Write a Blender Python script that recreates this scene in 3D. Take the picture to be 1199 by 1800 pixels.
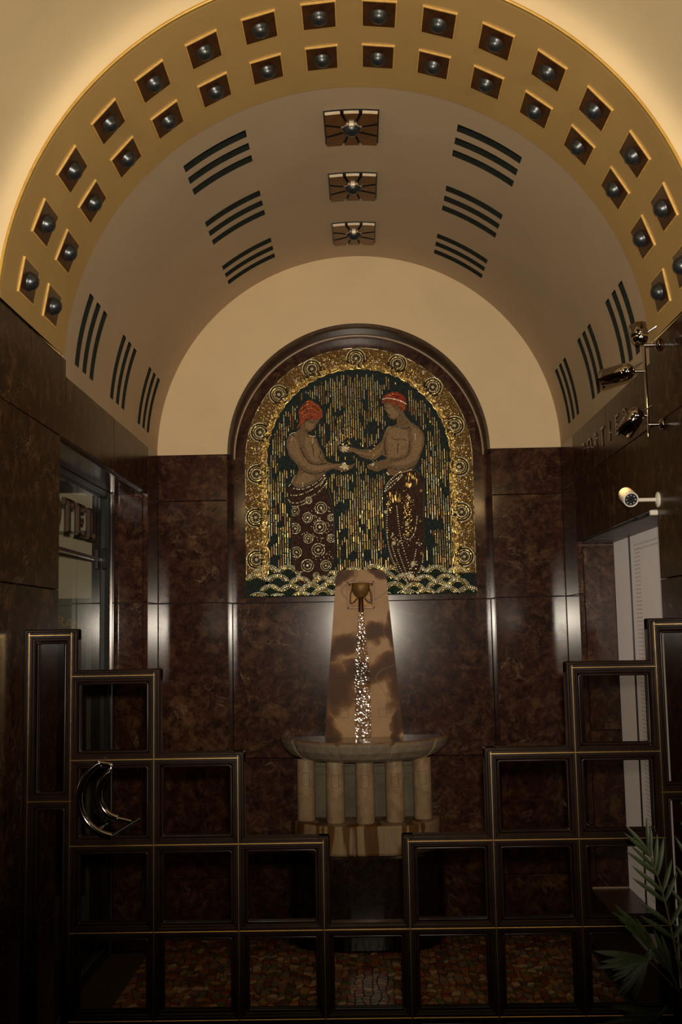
import bpy, bmesh, math, random
from mathutils import Vector, Matrix
random.seed(7)
PI = math.pi
for o in list(bpy.data.objects):
    bpy.data.objects.remove(o)
scn = bpy.context.scene
COL = scn.collection

# ------------------------------------------------------------------ camera
CAMX, CAMZ, YAW, PIT, ROL, FPX = 0.0053, 1.6274, 0.0182, 0.1115, -0.0183, 1899.0
Fv = Vector((-math.sin(YAW)*math.cos(PIT), math.cos(YAW)*math.cos(PIT), math.sin(PIT)))
Rv = Vector((math.cos(YAW), math.sin(YAW), 0))
Uv = Rv.cross(Fv)
R2 = Rv*math.cos(ROL) + Uv*math.sin(ROL)
U2 = -Rv*math.sin(ROL) + Uv*math.cos(ROL)
cam = bpy.data.objects.new('camera', bpy.data.cameras.new('camera'))
COL.objects.link(cam)
M = Matrix((R2, U2, -Fv)).transposed().to_4x4()
M.translation = Vector((CAMX, 0, CAMZ))
cam.matrix_world = M
cam.data.sensor_fit = 'VERTICAL'
cam.data.sensor_height = 36.0
cam.data.lens = FPX/1800*36
cam.data.clip_start = 0.02
scn.camera = cam

# ------------------------------------------------------------------ world, exposure, main lights
w = bpy.data.worlds.new('world')
scn.world = w
w.use_nodes = True
w.node_tree.nodes['Background'].inputs[0].default_value = (0.01, 0.008, 0.006, 1)
w.node_tree.nodes['Background'].inputs[1].default_value = 0.3
scn.view_settings.view_transform = 'Standard'
scn.view_settings.look = 'None'
scn.view_settings.gamma = 1.0
scn.view_settings.use_curve_mapping = False
scn.view_settings.exposure = 0.0

FLASH_W = 550.0         # the photographer's own flash, just above the lens
HALL_W = 14.5           # each warm spotlight of the entrance hall
SPOT_W = 12.0           # each chrome wall spotlight


def lamp(name, kind, loc, energy, color, **kw):
    l = bpy.data.lights.new(name, kind)
    l.energy = energy
    l.color = color
    for k, v in kw.items():
        setattr(l, k, v)
    o = bpy.data.objects.new(name, l)
    COL.objects.link(o)
    o.location = loc
    return o


fl_ = lamp('flash_light', 'SPOT', (0.03, 0.02, 1.74), FLASH_W, (1.0, 0.87, 0.70), shadow_soft_size=0.03, spot_size=math.radians(70), spot_blend=1.0)
fl_.rotation_euler = (math.radians(90+11), 0, 0)

# ------------------------------------------------------------------ helpers
OFF = {}


class MB:
    """collects vertices and faces of one mesh, in world coordinates"""

    def __init__(self):
        self.v, self.f, self.m, self.s = [], [], [], []

    def add(self, vs, fs, mi=0, smooth=False):
        b = len(self.v)
        self.v += [tuple(p) for p in vs]
        for f in fs:
            self.f.append([b+i for i in f])
            self.m.append(mi)
            self.s.append(smooth)
        return self

    def box(self, x0, x1, y0, y1, z0, z1, mi=0):
        vs = [(x0, y0, z0), (x1, y0, z0), (x1, y1, z0), (x0, y1, z0), (x0, y0, z1), (x1, y0, z1), (x1, y1, z1), (x0, y1, z1)]
        return self.add(vs, [(0, 3, 2, 1), (4, 5, 6, 7), (0, 1, 5, 4), (1, 2, 6, 5), (2, 3, 7, 6), (3, 0, 4, 7)], mi)

    def bbox(self, x0, x1, y0, y1, z0, z1, b, mi=0):
        """box with chamfered edges"""
        c = ((x0+x1)/2, (y0+y1)/2, (z0+z1)/2)
        h = ((x1-x0)/2, (y1-y0)/2, (z1-z0)/2)
        bm = bmesh.new()
        bmesh.ops.create_cube(bm, size=2)
        for q in bm.verts:
            q.co = Vector((c[0]+q.co.x*h[0], c[1]+q.co.y*h[1], c[2]+q.co.z*h[2]))
        bmesh.ops.bevel(bm, geom=bm.edges[:], offset=min(b, min(h)*0.9), segments=1, affect='EDGES')
        bm.verts.index_update()
        self.add([q.co[:] for q in bm.verts], [[q.index for q in f.verts] for f in bm.faces], mi)
        bm.free()
        return self

    def tube(self, pts, r, n=8, mi=0, caps=True, closed=False):
        pts = [Vector(p) for p in pts]
        k = len(pts)
        rr = r if isinstance(r, (list, tuple)) else [r]*k
        vs, fs = [], []
        up = None
        for i, p in enumerate(pts):
            if closed:
                t = (pts[(i+1) % k]-pts[i-1])
            else:
                t = pts[min(i+1, k-1)]-pts[max(i-1, 0)]
            t.normalize()
            if up is None:
                up = Vector((0, 0, 1)) if abs(t.z) < 0.9 else Vector((1, 0, 0))
            a = (up-t*up.dot(t)).normalized()
            up = a
            b = t.cross(a)
            for j in range(n):
                an = 2*PI*j/n
                vs.append(p+(a*math.cos(an)+b*math.sin(an))*rr[i])
        for i in range(k if closed else k-1):
            i2 = (i+1) % k
            for j in range(n):
                fs.append((i*n+j, i*n+(j+1) % n, i2*n+(j+1) % n, i2*n+j))
        self.add(vs, fs, mi, True)
        if caps and not closed:
            self.add([vs[j] for j in range(n)], [tuple(range(n))[::-1]], mi)
            self.add([vs[(k-1)*n+j] for j in range(n)], [tuple(range(n))], mi)
        return self

    def lathe(self, prof, mat4, n=24, mi=0, smooth=True):
        """prof: (r, h) pairs turned about the local z axis of mat4"""
        vs, fs = [], []
        for r, h in prof:
            for j in range(n):
                a = 2*PI*j/n
                vs.append(mat4 @ Vector((r*math.cos(a), r*math.sin(a), h)))
        for i in range(len(prof)-1):
            for j in range(n):
                fs.append((i*n+j, i*n+(j+1) % n, (i+1)*n+(j+1) % n, (i+1)*n+j))
        return self.add(vs, fs, mi, smooth)

    def prism(self, poly, y0, y1, mi=0, side=None):
        """poly in (x, z); front at y0 (towards the viewer), back at y1"""
        n = len(poly)
        ar = sum(poly[i][0]*poly[(i+1) % n][1]-poly[(i+1) % n][0]*poly[i][1] for i in range(n))
        if ar < 0:
            poly = poly[::-1]
        vs = [(x, y0, z) for x, z in poly]+[(x, y1, z) for x, z in poly]
        self.add(vs, [tuple(range(n)), tuple(range(2*n-1, n-1, -1))], mi)
        self.add(vs, [((i+1) % n, i, n+i, n+(i+1) % n) for i in range(n)], mi if side is None else side)
        return self

    def build(self, name, mat, parent=None, bevel=0):
        off = OFF.get(parent, Vector((0, 0, 0))) if parent else Vector((0, 0, 0))
        me = bpy.data.meshes.new(name)
        me.from_pydata([Vector(p)-off for p in self.v], [], self.f)
        mats = mat if isinstance(mat, (list, tuple)) else [mat]
        for m in mats:
            me.materials.append(m)
        me.polygons.foreach_set('material_index', self.m)
        me.polygons.foreach_set('use_smooth', self.s)
        me.update()
        return obj(name, me, parent, bevel)


def obj(name, me, parent=None, bevel=0):
    o = bpy.data.objects.new(name, me)
    COL.objects.link(o)
    if parent:
        o.parent = parent
        OFF[o] = OFF.get(parent, Vector((0, 0, 0)))
    else:
        OFF[o] = Vector((0, 0, 0))
    if bevel:
        md = o.modifiers.new('bevel', 'BEVEL')
        md.width = bevel
        md.segments = 2
        md.limit_method = 'ANGLE'
    return o


def thing(name, loc, label, cat, group=None):
    o = bpy.data.objects.new(name, None)
    COL.objects.link(o)
    o.location = loc
    o.empty_display_size = 0.05
    OFF[o] = Vector(loc)
    tag(o, label, cat, group)
    return o


def tag(o, label=None, cat=None, group=None, kind=None):
    if label:
        o['label'] = label
    if cat:
        o['category'] = cat
    if group:
        o['group'] = group
    if kind:
        o['kind'] = kind
    return o


def inst(name, me, parent, mat4):
    """another object of the same mesh; mat4 in world space, parents are never rotated"""
    o = obj(name, me, parent)
    m = mat4.copy()
    m.translation = m.translation - OFF.get(parent, Vector((0, 0, 0)))
    o.matrix_local = m
    OFF[o] = mat4.translation.copy()
    return o


# ------------------------------------------------------------------ materials
def newmat(name):
    m = bpy.data.materials.new(name)
    m.use_nodes = True
    nt = m.node_tree
    b = nt.nodes['Principled BSDF']
    return m, nt, b


def nd(nt, t, **kw):
    n = nt.nodes.new(t)
    for k, v in kw.items():
        if k in ('inputs',):
            for kk, vv in v.items():
                n.inputs[kk].default_value = vv
        else:
            setattr(n, k, v)
    return n


def ramp(nt, fac, stops):
    r = nt.nodes.new('ShaderNodeValToRGB')
    while len(r.color_ramp.elements) > 1:
        r.color_ramp.elements.remove(r.color_ramp.elements[-1])
    r.color_ramp.elements[0].position = stops[0][0]
    r.color_ramp.elements[0].color = (*stops[0][1], 1)
    for p, c in stops[1:]:
        e = r.color_ramp.elements.new(p)
        e.color = (*c, 1)
    nt.links.new(fac, r.inputs[0])
    return r.outputs[0]


def coords(nt, rnd=0.0, scale=(1, 1, 1)):
    tc = nd(nt, 'ShaderNodeTexCoord')
    mp = nd(nt, 'ShaderNodeMapping')
    mp.inputs['Scale'].default_value = scale
    nt.links.new(tc.outputs['Object'], mp.inputs['Vector'])
    if rnd:
        oi = nd(nt, 'ShaderNodeObjectInfo')
        mu = nd(nt, 'ShaderNodeMath', operation='MULTIPLY')
        mu.inputs[1].default_value = rnd
        nt.links.new(oi.outputs['Random'], mu.inputs[0])
        nt.links.new(mu.outputs[0], mp.inputs['Location'])
    return mp.outputs[0]


def noise(nt, co, scale, detail=6, rough=0.6, dist=0.0):
    n = nd(nt, 'ShaderNodeTexNoise')
    n.inputs['Scale'].default_value = scale
    n.inputs['Detail'].default_value = detail
    n.inputs['Roughness'].default_value = rough
    n.inputs['Distortion'].default_value = dist
    nt.links.new(co, n.inputs['Vector'])
    return n.outputs['Fac']


def mix(nt, fac, a, b, mode='MIX'):
    m = nd(nt, 'ShaderNodeMix', data_type='RGBA', blend_type=mode)
    for k, v in (('Factor', fac), ('A', a), ('B', b)):
        s = [i for i in m.inputs if i.name == k and (k == 'Factor' and i.type == 'VALUE' or k != 'Factor' and i.type == 'RGBA')][0]
        if hasattr(v, 'links') or hasattr(v, 'is_linked'):
            nt.links.new(v, s)
        elif isinstance(v, tuple):
            s.default_value = (*v, 1)
        else:
            s.default_value = v
    return [o for o in m.outputs if o.type == 'RGBA'][0]


def bump(nt, b, height, strength=0.2, dist=0.002):
    bp = nd(nt, 'ShaderNodeBump')
    bp.inputs['Strength'].default_value = strength
    bp.inputs['Distance'].default_value = dist
    nt.links.new(height, bp.inputs['Height'])
    nt.links.new(bp.outputs[0], b.inputs['Normal'])


def plain(name, col, rough=0.5, metal=0.0, var=0.15, scale=30, spec=0.5, bmp=0.0):
    m, nt, b = newmat(name)
    co = coords(nt)
    f = noise(nt, co, scale, 4)
    lo = tuple(max(0, c*(1-var)) for c in col)
    hi = tuple(min(1, c*(1+var)) for c in col)
    nt.links.new(ramp(nt, f, [(0.3, lo), (0.7, hi)]), b.inputs['Base Color'])
    b.inputs['Roughness'].default_value = rough
    b.inputs['Metallic'].default_value = metal
    b.inputs['Specular IOR Level'].default_value = spec
    if bmp:
        bump(nt, b, f, bmp)
    return m


def marble(name, dark, mid, light, vein, rough=0.16, rnd=37.0, sc=1.0, veinw=0.5, spec=0.5):
    m, nt, b = newmat(name)
    co = coords(nt, rnd)
    f1 = noise(nt, co, 5.5*sc, 10, 0.74, .45)
    f2 = noise(nt, co, 17*sc, 8, 0.75, .6)
    base = ramp(nt, f1, [(0.34, dark), (0.47, mid), (0.53, dark), (0.64, light), (0.74, dark)])
    blot = ramp(nt, f2, [(0.40, dark), (0.52, mid), (0.64, light)])
    c = mix(nt, 0.5, base, blot)
    f3 = noise(nt, co, 1.9*sc, 10, 0.62, 3.4)
    v = ramp(nt, f3, [(0.488, (0, 0, 0)), (0.5, (1, 1, 1)), (0.512, (0, 0, 0))])
    f4 = noise(nt, co, 4.0*sc, 3)
    g = ramp(nt, f4, [(0.52, (0, 0, 0)), (0.70, (veinw, veinw, veinw))])
    vm = mix(nt, 1.0, v, g, 'MULTIPLY')
    c = mix(nt, vm, c, vein)
    nt.links.new(c, b.inputs['Base Color'])
    b.inputs['Roughness'].default_value = rough
    b.inputs['Specular IOR Level'].default_value = spec
    return m


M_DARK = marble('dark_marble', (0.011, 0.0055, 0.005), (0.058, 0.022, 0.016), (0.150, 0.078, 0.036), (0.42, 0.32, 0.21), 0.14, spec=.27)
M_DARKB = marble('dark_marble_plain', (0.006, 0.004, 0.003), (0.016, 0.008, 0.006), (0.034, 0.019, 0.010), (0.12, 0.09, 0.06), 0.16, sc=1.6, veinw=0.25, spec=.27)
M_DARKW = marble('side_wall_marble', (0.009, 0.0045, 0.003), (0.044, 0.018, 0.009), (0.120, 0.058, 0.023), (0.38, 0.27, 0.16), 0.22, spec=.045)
M_JOINT = plain('joint', (0.012, 0.008, 0.006), 0.8)
M_BROWN = marble('brown_trim_marble', (0.035, 0.018, 0.010), (0.075, 0.040, 0.022), (0.12, 0.07, 0.04), (0.3, 0.2, 0.12), 0.3, sc=2.0)
M_ONYX = None


def plaster(name, col, var=0.06):
    m, nt, b = newmat(name)
    co = coords(nt)
    f = noise(nt, co, 2.2, 6, 0.65)
    g = noise(nt, co, 120, 3)
    lo = tuple(c*(1-var) for c in col)
    hi = tuple(min(1, c*(1+var)) for c in col)
    nt.links.new(ramp(nt, f, [(0.3, lo), (0.7, hi)]), b.inputs['Base Color'])
    b.inputs['Roughness'].default_value = 0.75
    b.inputs['Specular IOR Level'].default_value = 0.25
    bump(nt, b, g, 0.12, 0.001)
    return m


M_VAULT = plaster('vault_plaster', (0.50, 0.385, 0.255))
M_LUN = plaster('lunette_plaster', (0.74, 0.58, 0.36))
M_LOB = plaster('lobby_plaster', (0.72, 0.60, 0.38))
M_BAND = plaster('ochre_band', (0.47, 0.31, 0.115), 0.08)
M_GOLDTRIM = plain('gold_paint', (0.75, 0.48, 0.12), 0.35, 0.6)
M_GOLD = plain('gold_leaf', (0.95, 0.66, 0.28), 0.28, 1.0, 0.2, 60)
M_EDGE = plain('gilt_edge', (0.80, 0.52, 0.16), 0.4, 0.25, 0.15, 40)
M_PLATE = plain('dark_amber_glass', (0.055, 0.018, 0.005), 0.22, 0.0, 0.4, 25)
M_AMBER = plain('amber_petal', (0.125, 0.046, 0.009), 0.30, 0.0, 0.35, 30)
M_STUD = plain('dark_pewter', (0.075, 0.085, 0.095), 0.34, 0.8, 0.3, 50)
M_SLOT = plain('dark_green_slot', (0.006, 0.012, 0.012), 0.6, 0.0, 0.4, 40, spec=.05)
M_SLOTS = plain('slot_side', (0.014, 0.016, 0.012), 0.7, 0.0, 0.2, 40, spec=.05)
M_BRONZE = plain('dark_bronze', (0.013, 0.006, 0.0038), 0.28, 0.0, 0.4, 14, spec=.22)
M_BRASS = plain('brass', (0.80, 0.56, 0.24), 0.26, 1.0, 0.12, 40)
M_CHROME = plain('chrome', (0.62, 0.60, 0.58), 0.07, 1.0, 0.03, 10)
M_DKCHROME = plain('smoked_chrome', (0.34, 0.31, 0.29), 0.09, 1.0, 0.05, 10)
M_BLACK = plain('black_metal', (0.012, 0.012, 0.013), 0.35, 0.3)
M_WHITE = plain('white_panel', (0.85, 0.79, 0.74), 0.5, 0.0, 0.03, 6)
M_WHITE.node_tree.nodes['Principled BSDF'].inputs['Emission Color'].default_value = (1.0, .82, .70, 1)   # weak glow added to brighten the white panel
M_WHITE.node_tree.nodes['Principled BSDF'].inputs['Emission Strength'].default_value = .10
M_WPLAST = plain('white_plastic', (0.72, 0.68, 0.60), 0.4, 0.0, 0.03, 6)
M_BEIGE = plaster('beige_wall', (0.62, 0.55, 0.42))
M_LEAF = plain('palm_leaf', (0.034, 0.049, 0.013), 0.55, 0.0, 0.35, 22)
M_LEAF2 = plain('broad_leaf', (0.012, 0.032, 0.009), 0.35, 0.0, 0.3, 22)
M_STEM = plain('palm_stem', (0.10, 0.075, 0.03), 0.6, 0.0, 0.3, 30)
M_POT = plain('terracotta', (0.16, 0.06, 0.03), 0.7, 0.0, 0.2, 20)
M_SOIL = plain('soil', (0.02, 0.014, 0.01), 0.95, 0.0, 0.4, 60, bmp=0.8)


def glass(name, tint=(0.9, 0.9, 0.88), rough=0.02, ior=1.45):
    m, nt, b = newmat(name)
    nt.nodes.remove(b)
    out = nt.nodes['Material Output']
    tr = nd(nt, 'ShaderNodeBsdfTransparent')
    tr.inputs[0].default_value = (*tint, 1)
    gl = nd(nt, 'ShaderNodeBsdfGlossy')
    gl.inputs['Roughness'].default_value = rough
    fr = nd(nt, 'ShaderNodeFresnel')
    fr.inputs['IOR'].default_value = ior
    mx = nd(nt, 'ShaderNodeMixShader')
    ge = nd(nt, 'ShaderNodeNewGeometry')
    om = nd(nt, 'ShaderNodeMath', operation='SUBTRACT')
    om.inputs[0].default_value = 1.0
    nt.links.new(ge.outputs['Backfacing'], om.inputs[1])
    mu = nd(nt, 'ShaderNodeMath', operation='MULTIPLY')
    nt.links.new(fr.outputs[0], mu.inputs[0])
    nt.links.new(om.outputs[0], mu.inputs[1])
    nt.links.new(mu.outputs[0], mx.inputs[0])
    nt.links.new(tr.outputs[0], mx.inputs[1])
    nt.links.new(gl.outputs[0], mx.inputs[2])
    nt.links.new(mx.outputs[0], out.inputs[0])
    return m


M_GLASS = glass('clear_glass', (0.86, 0.85, 0.82))
M_GLASSD = glass('door_glass', (0.88, 0.88, 0.84), .02, 1.22)


def emit(name, col, s):
    m, nt, b = newmat(name)
    b.inputs['Base Color'].default_value = (*col, 1)
    b.inputs['Emission Color'].default_value = (*col, 1)
    b.inputs['Emission Strength'].default_value = s
    return m


M_BULB = emit('warm_bulb', (1.0, 0.60, 0.22), 28)
M_GLOBE = emit('warm_globe', (1.0, 0.70, 0.36), 3.0)

# ------------------------------------------------------------------ dimensions
W = 1.15            # half width of the passage
D = 6.11            # back wall plane
N = 6.31            # back of the niche
ZS = 2.659          # springing of the inner vault
ZB = 2.724          # springing of the coffered arch
RV = 1.155          # inner vault
RB = 1.145          # coffered arch
Y0B, Y1B = 3.36, 4.12
NR, NZ = 0.752, 2.655   # niche arch
YBACK = -3.0


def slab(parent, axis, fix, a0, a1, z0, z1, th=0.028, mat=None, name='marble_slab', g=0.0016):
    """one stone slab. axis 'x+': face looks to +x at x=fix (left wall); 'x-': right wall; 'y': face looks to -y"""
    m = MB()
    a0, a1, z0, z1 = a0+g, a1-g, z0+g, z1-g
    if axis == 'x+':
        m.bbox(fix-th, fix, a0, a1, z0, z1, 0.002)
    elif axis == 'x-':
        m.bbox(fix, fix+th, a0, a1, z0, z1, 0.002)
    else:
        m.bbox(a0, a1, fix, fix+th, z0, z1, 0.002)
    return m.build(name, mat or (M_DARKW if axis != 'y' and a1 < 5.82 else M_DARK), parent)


# ------------------------------------------------------------------ floor
fl = MB().box(-1.6, 1.6, YBACK, D+0.25, -0.12, -0.006).build('floor', plain('floor_grout', (0.05, 0.035, 0.025), 0.7, 0, 0.3, 20))
tag(fl, kind='structure')
CH = [plain('chip_'+n, c, 0.30, 0.0, 0.25, 60) for n, c in (
    ('rust', (0.30, 0.115, 0.05)), ('ochre', (0.38, 0.23, 0.10)), ('umber', (0.12, 0.066, 0.036)),
    ('cream', (0.50, 0.39, 0.25)), ('green', (0.13, 0.14, 0.075)), ('grey', (0.20, 0.17, 0.13)), ('wine', (0.22, 0.055, 0.04)))]
gx, gy = 0.036, 0.040
nx, ny = int(2.28/gx), int((6.05-3.75)/gy)
rj = random.Random(3)
J = {}
for i in range(nx+1):
    for j in range(ny+1):
        J[i, j] = (-1.14+i*gx+rj.uniform(-.013, .013)*(0 < i < nx), 3.75+j*gy+(0.5*gy if i % 2 else 0)+rj.uniform(-.014, .014))
cells = []
for i in range(nx):
    for j in range(ny):
        q = [J[i, j], J[i+1, j], J[i+1, j+1], J[i, j+1]]
        cx = sum(p[0] for p in q)/4
        cy = sum(p[1] for p in q)/4
        cells.append((cx, cy, [(cx+(p[0]-cx)*0.88, cy+(p[1]-cy)*0.88) for p in q], rj.choices(range(7), (5, 4, 5, 2, 3, 3, 3))[0], rj.uniform(0, .0012)))
near = sorted([c for c in cells if 4.55 < c[1] and abs(c[0]) < 0.92], key=lambda c: c[1])[:300]
nearset = set(id(c) for c in near)


def chip(m, c, mi=0):
    q, h = c[2], c[4]
    n = len(q)
    vs = [(x, y, -0.008) for x, y in q]+[(c[0]+(x-c[0])*.95, c[1]+(y-c[1])*.95, h) for x, y in q]
    m.add(vs, [tuple(range(n, 2*n))]+[(i, (i+1) % n, n+(i+1) % n, n+i) for i in range(n)], mi)


rest = MB()
for c in cells:
    if id(c) in nearset:
        m = MB()
        chip(m, c)
        m.build('stone_chip', CH[c[3]], fl)
    else:
        chip(rest, c, c[3])
tag(rest.build('stone_chips', CH, fl), kind='stuff')
# entrance hall floor in front of the glass screen
m = MB()
for i in range(5):
    for j in range(14):
        x0 = -1.14+i*.456
        y0 = YBACK+.05+j*.47
        m = MB().box(x0+.002, x0+.454, y0+.002, y0+.468, -.008, 0)
        m.build('floor_tile', M_DARKB, fl)

# ------------------------------------------------------------------ left wall
wl = MB()
wl.box(-1.46, -1.178, YBACK, 4.098, 0, ZB)                    # long front part
wl.box(-1.46, -1.178, 4.098, 4.17, 2.407, ZB)
wl.box(-1.46, -1.178, 4.17, 5.812, 2.407, ZS)                 # lintel
wl.box(-1.46, -1.178, 5.838, D+.3, 0, ZS)                     # pier
wl = wl.build('wall_left', M_JOINT)
tag(wl, kind='structure')
ROWS = [0.0, 0.62, 1.81, 2.405, ZB]
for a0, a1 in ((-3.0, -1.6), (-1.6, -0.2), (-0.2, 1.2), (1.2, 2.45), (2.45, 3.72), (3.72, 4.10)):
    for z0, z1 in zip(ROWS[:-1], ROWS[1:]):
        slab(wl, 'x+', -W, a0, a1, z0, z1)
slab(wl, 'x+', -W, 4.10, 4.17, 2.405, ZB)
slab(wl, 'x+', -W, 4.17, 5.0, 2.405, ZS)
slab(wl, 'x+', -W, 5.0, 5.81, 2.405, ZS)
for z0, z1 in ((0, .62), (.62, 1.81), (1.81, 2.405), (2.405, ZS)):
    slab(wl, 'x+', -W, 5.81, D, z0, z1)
for z0, z1 in ((0, .62), (.62, 1.81), (1.81, 2.405)):          # reveal that faces the viewer
    slab(wl, 'y', 5.81, -1.33, -W-.028, z0, z1)
    m = MB().bbox(-1.45, -W-.028, 4.072, 4.10, z0+.002, z1-.002, .002)
    m.build('marble_slab', M_DARK, wl)
MB().box(-1.46, -W-.028, 4.10, 5.81, 2.398, 2.407).build('soffit_slab', M_DARK, wl)

# ------------------------------------------------------------------ right wall
wr = MB()
wr.box(1.178, 1.46, YBACK, 4.168, 0, ZB)
wr.box(1.178, 1.46, 4.168, 4.19, 2.087, ZB)
wr.box(1.178, 1.46, 4.19, 5.738, 2.087, ZS)
wr.box(1.178, 1.46, 4.168, 5.738, 0, .295)
wr.box(1.178, 1.46, 5.766, D+.3, 0, ZS)
wr = wr.build('wall_right', M_JOINT)
tag(wr, kind='structure')
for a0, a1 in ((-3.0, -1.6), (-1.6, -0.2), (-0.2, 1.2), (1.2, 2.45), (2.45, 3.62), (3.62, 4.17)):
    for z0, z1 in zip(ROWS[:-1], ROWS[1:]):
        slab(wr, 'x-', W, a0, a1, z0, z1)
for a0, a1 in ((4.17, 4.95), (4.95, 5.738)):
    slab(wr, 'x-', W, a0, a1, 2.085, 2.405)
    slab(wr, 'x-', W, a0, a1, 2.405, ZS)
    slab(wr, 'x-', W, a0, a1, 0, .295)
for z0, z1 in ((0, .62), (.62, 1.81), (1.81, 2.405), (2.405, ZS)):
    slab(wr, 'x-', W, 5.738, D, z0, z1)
for z0, z1 in ((.305, 1.1), (1.1, 2.08)):
    slab(wr, 'y', 5.738, W+.028, 1.342, z0, z1)
    MB().bbox(W+.028, 1.342, 4.14, 4.168, z0, z1, .002).build('marble_slab', M_DARK, wr)

# ------------------------------------------------------------------ back wall
wb = MB()
for s in (-1, 1):
    x0, x1 = sorted((s*(NR+.0), s*1.46))
    wb.box(x0 + (.002 if s > 0 else 0), x1-(.002 if s < 0 else 0), D+.028, N+.1, 0, ZS)
wb.box(-1.46, 1.46, N+.028, N+.12, 0, 3.9)
wb = wb.build('wall_back', M_JOINT)
tag(wb, kind='structure')
BROWS = [0, .30, .92, 1.81, 2.392, ZS]
for s in (-1, 1):
    x0, x1 = sorted((s*NR, s*W))
    for z0, z1 in zip(BROWS[:-1], BROWS[1:]):
        slab(wb, 'y', D, x0, x1, z0, z1)
    for z0, z1 in ((0, .92), (.92, 1.81), (1.81, 2.655)):       # reveals of the niche
        slab(wb, 'x+' if s < 0 else 'x-', s*NR, D+.028, N, z0, z1, th=.02)
# niche back
for z0, z1 in ((0, .92), (.92, 1.81)):
    for x0, x1 in ((-NR, 0.0), (0.0, NR)):
        slab(wb, 'y', N, x0, x1, z0, z1)
poly = [(-NR, 1.812), (NR, 1.812)]+[(NR*math.cos(PI*k/48), NZ+NR*math.sin(PI*k/48)) for k in range(49)]
MB().prism(poly, N, N+.028).build('marble_slab', M_DARK, wb)
# lunette of plaster with the arched opening
m = MB()
n = 96
vs = []
for k in range(n+1):
    a = PI*k/n
    vs.append((NR*math.cos(a), D, NZ+.004+NR*math.sin(a)))
    vs.append((1.2*math.cos(a), D, ZS+1.2*math.sin(a)))
    vs.append((1.2*math.cos(a), N+.1, ZS+1.2*math.sin(a)))
m.add(vs, [(3*k, 3*k+1, 3*k+4, 3*k+3) for k in range(n)]+[(3*k+1, 3*k+2, 3*k+5, 3*k+4) for k in range(n)])
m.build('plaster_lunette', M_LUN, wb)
m = MB()
prof = [(0.0, .752), (0.0, .737), (0.03, .733), (.175, .735), (.178, .728), (.198, .728)]
vs = []
for k in range(n+1):
    a = PI*k/n
    for y, r in prof:
        vs.append((r*math.cos(a), D-.004+y, NZ+r*math.sin(a)))
q = len(prof)
for k in range(n):
    for j in range(q-1):
        m.add([vs[k*q+j], vs[k*q+j+1], vs[(k+1)*q+j+1], vs[(k+1)*q+j]], [(0, 1, 2, 3)], 1 if j >= 3 else 0, True)
m.build('arch_moulding', [M_BROWN, plain('pale_fillet', (0.42, 0.30, 0.19), .4)], wb)

# entrance side, behind the photographer
wf = MB().box(-1.46, 1.46, YBACK-.15, YBACK, 0, 4.1).build('wall_front', M_DARKB)
tag(wf, kind='structure')


# ------------------------------------------------------------------ inner vault with slots and rosettes
def cyl(a, y, r, zc=ZS):
    return (r*math.cos(a), y, zc+r*math.sin(a))


rad = math.radians
SLOT_A = [(rad(4.0), rad(19.2)), (rad(52.4), rad(67.4)), (rad(112.6), rad(127.6)), (rad(160.8), rad(176.0))]
SLOT_Y = []
for g in (4.305, 4.925, 5.545):
    for k in range(3):
        SLOT_Y.append((g+k*.119, g+k*.119+.062))
angs = sorted(set([PI*k/90 for k in range(91)]+[x for p in SLOT_A for x in p]))
ys = sorted(set([Y1B-.02, D]+[x for p in SLOT_Y for x in p]+[4.2, 4.8, 5.4, 6.0]))
vm = MB()
vid = {}
vv = []
for i, a in enumerate(angs):
    for j, y in enumerate(ys):
        vid[i, j] = len(vv)
        vv.append(cyl(a, y, RV))
ff = []
for i in range(len(angs)-1):
    for j in range(len(ys)-1):
        am, ym = (angs[i]+angs[i+1])/2, (ys[j]+ys[j+1])/2
        if any(p < am < q for p, q in SLOT_A) and any(p < ym < q for p, q in SLOT_Y):
            continue
        ff.append((vid[i, j], vid[i, j+1], vid[i+1, j+1], vid[i+1, j]))
vm.add(vv, ff, 0, True)
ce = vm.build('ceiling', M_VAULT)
tag(ce, kind='structure')
for a0, a1 in SLOT_A:
    for y0, y1 in SLOT_Y:
        m = MB()
        k = 10
        top, bot = [], []
        for i in range(k+1):
            a = a0+(a1-a0)*i/k
            top.append((cyl(a, y0, RV), cyl(a, y1, RV)))
            bot.append((cyl(a, y0+.003, RV+.022), cyl(a, y1-.003, RV+.022)))
        for i in range(k):
            m.add([bot[i][0], bot[i][1], bot[i+1][1], bot[i+1][0]], [(0, 1, 2, 3)], 0, True)
            m.add([top[i][0], bot[i][0], bot[i+1][0], top[i+1][0]], [(0, 1, 2, 3)], 1, True)
            m.add([top[i][1], bot[i][1], bot[i+1][1], top[i+1][1]], [(3, 2, 1, 0)], 1, True)
        for i in (0, k):
            m.add([top[i][0], top[i][1], bot[i][1], bot[i][0]], [(0, 1, 2, 3)], 1)
        m.build('vent_slot', [M_SLOT, M_SLOTS], ce)


def curved_plate(poly, cy, hu, hv, r0, r1, top_mi=0, side_mi=1):
    """polygon in (u, v) of [-1, 1] laid onto the vault crown, from radius r0 (in the plaster) down to r1"""
    m = MB()
    n = len(poly)
    f = lambda u, v, r: cyl(PI/2-u*hu/RV, cy+v*hv, r)
    vs = [f(u, v, r0) for u, v in poly]+[f(u*.995, v*.995, r1) for u, v in poly]
    m.add(vs, [tuple(range(n, 2*n))], top_mi)
    for i in range(n):
        front = poly[i][1] < -.95 and poly[(i+1) % n][1] < -.95  # camera-side edges pale, other sides black: frontal light painted into the colours
        m.add(vs, [(i, (i+1) % n, n+(i+1) % n, n+i)], side_mi if front else 2*(side_mi > 0))
    return m


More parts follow.
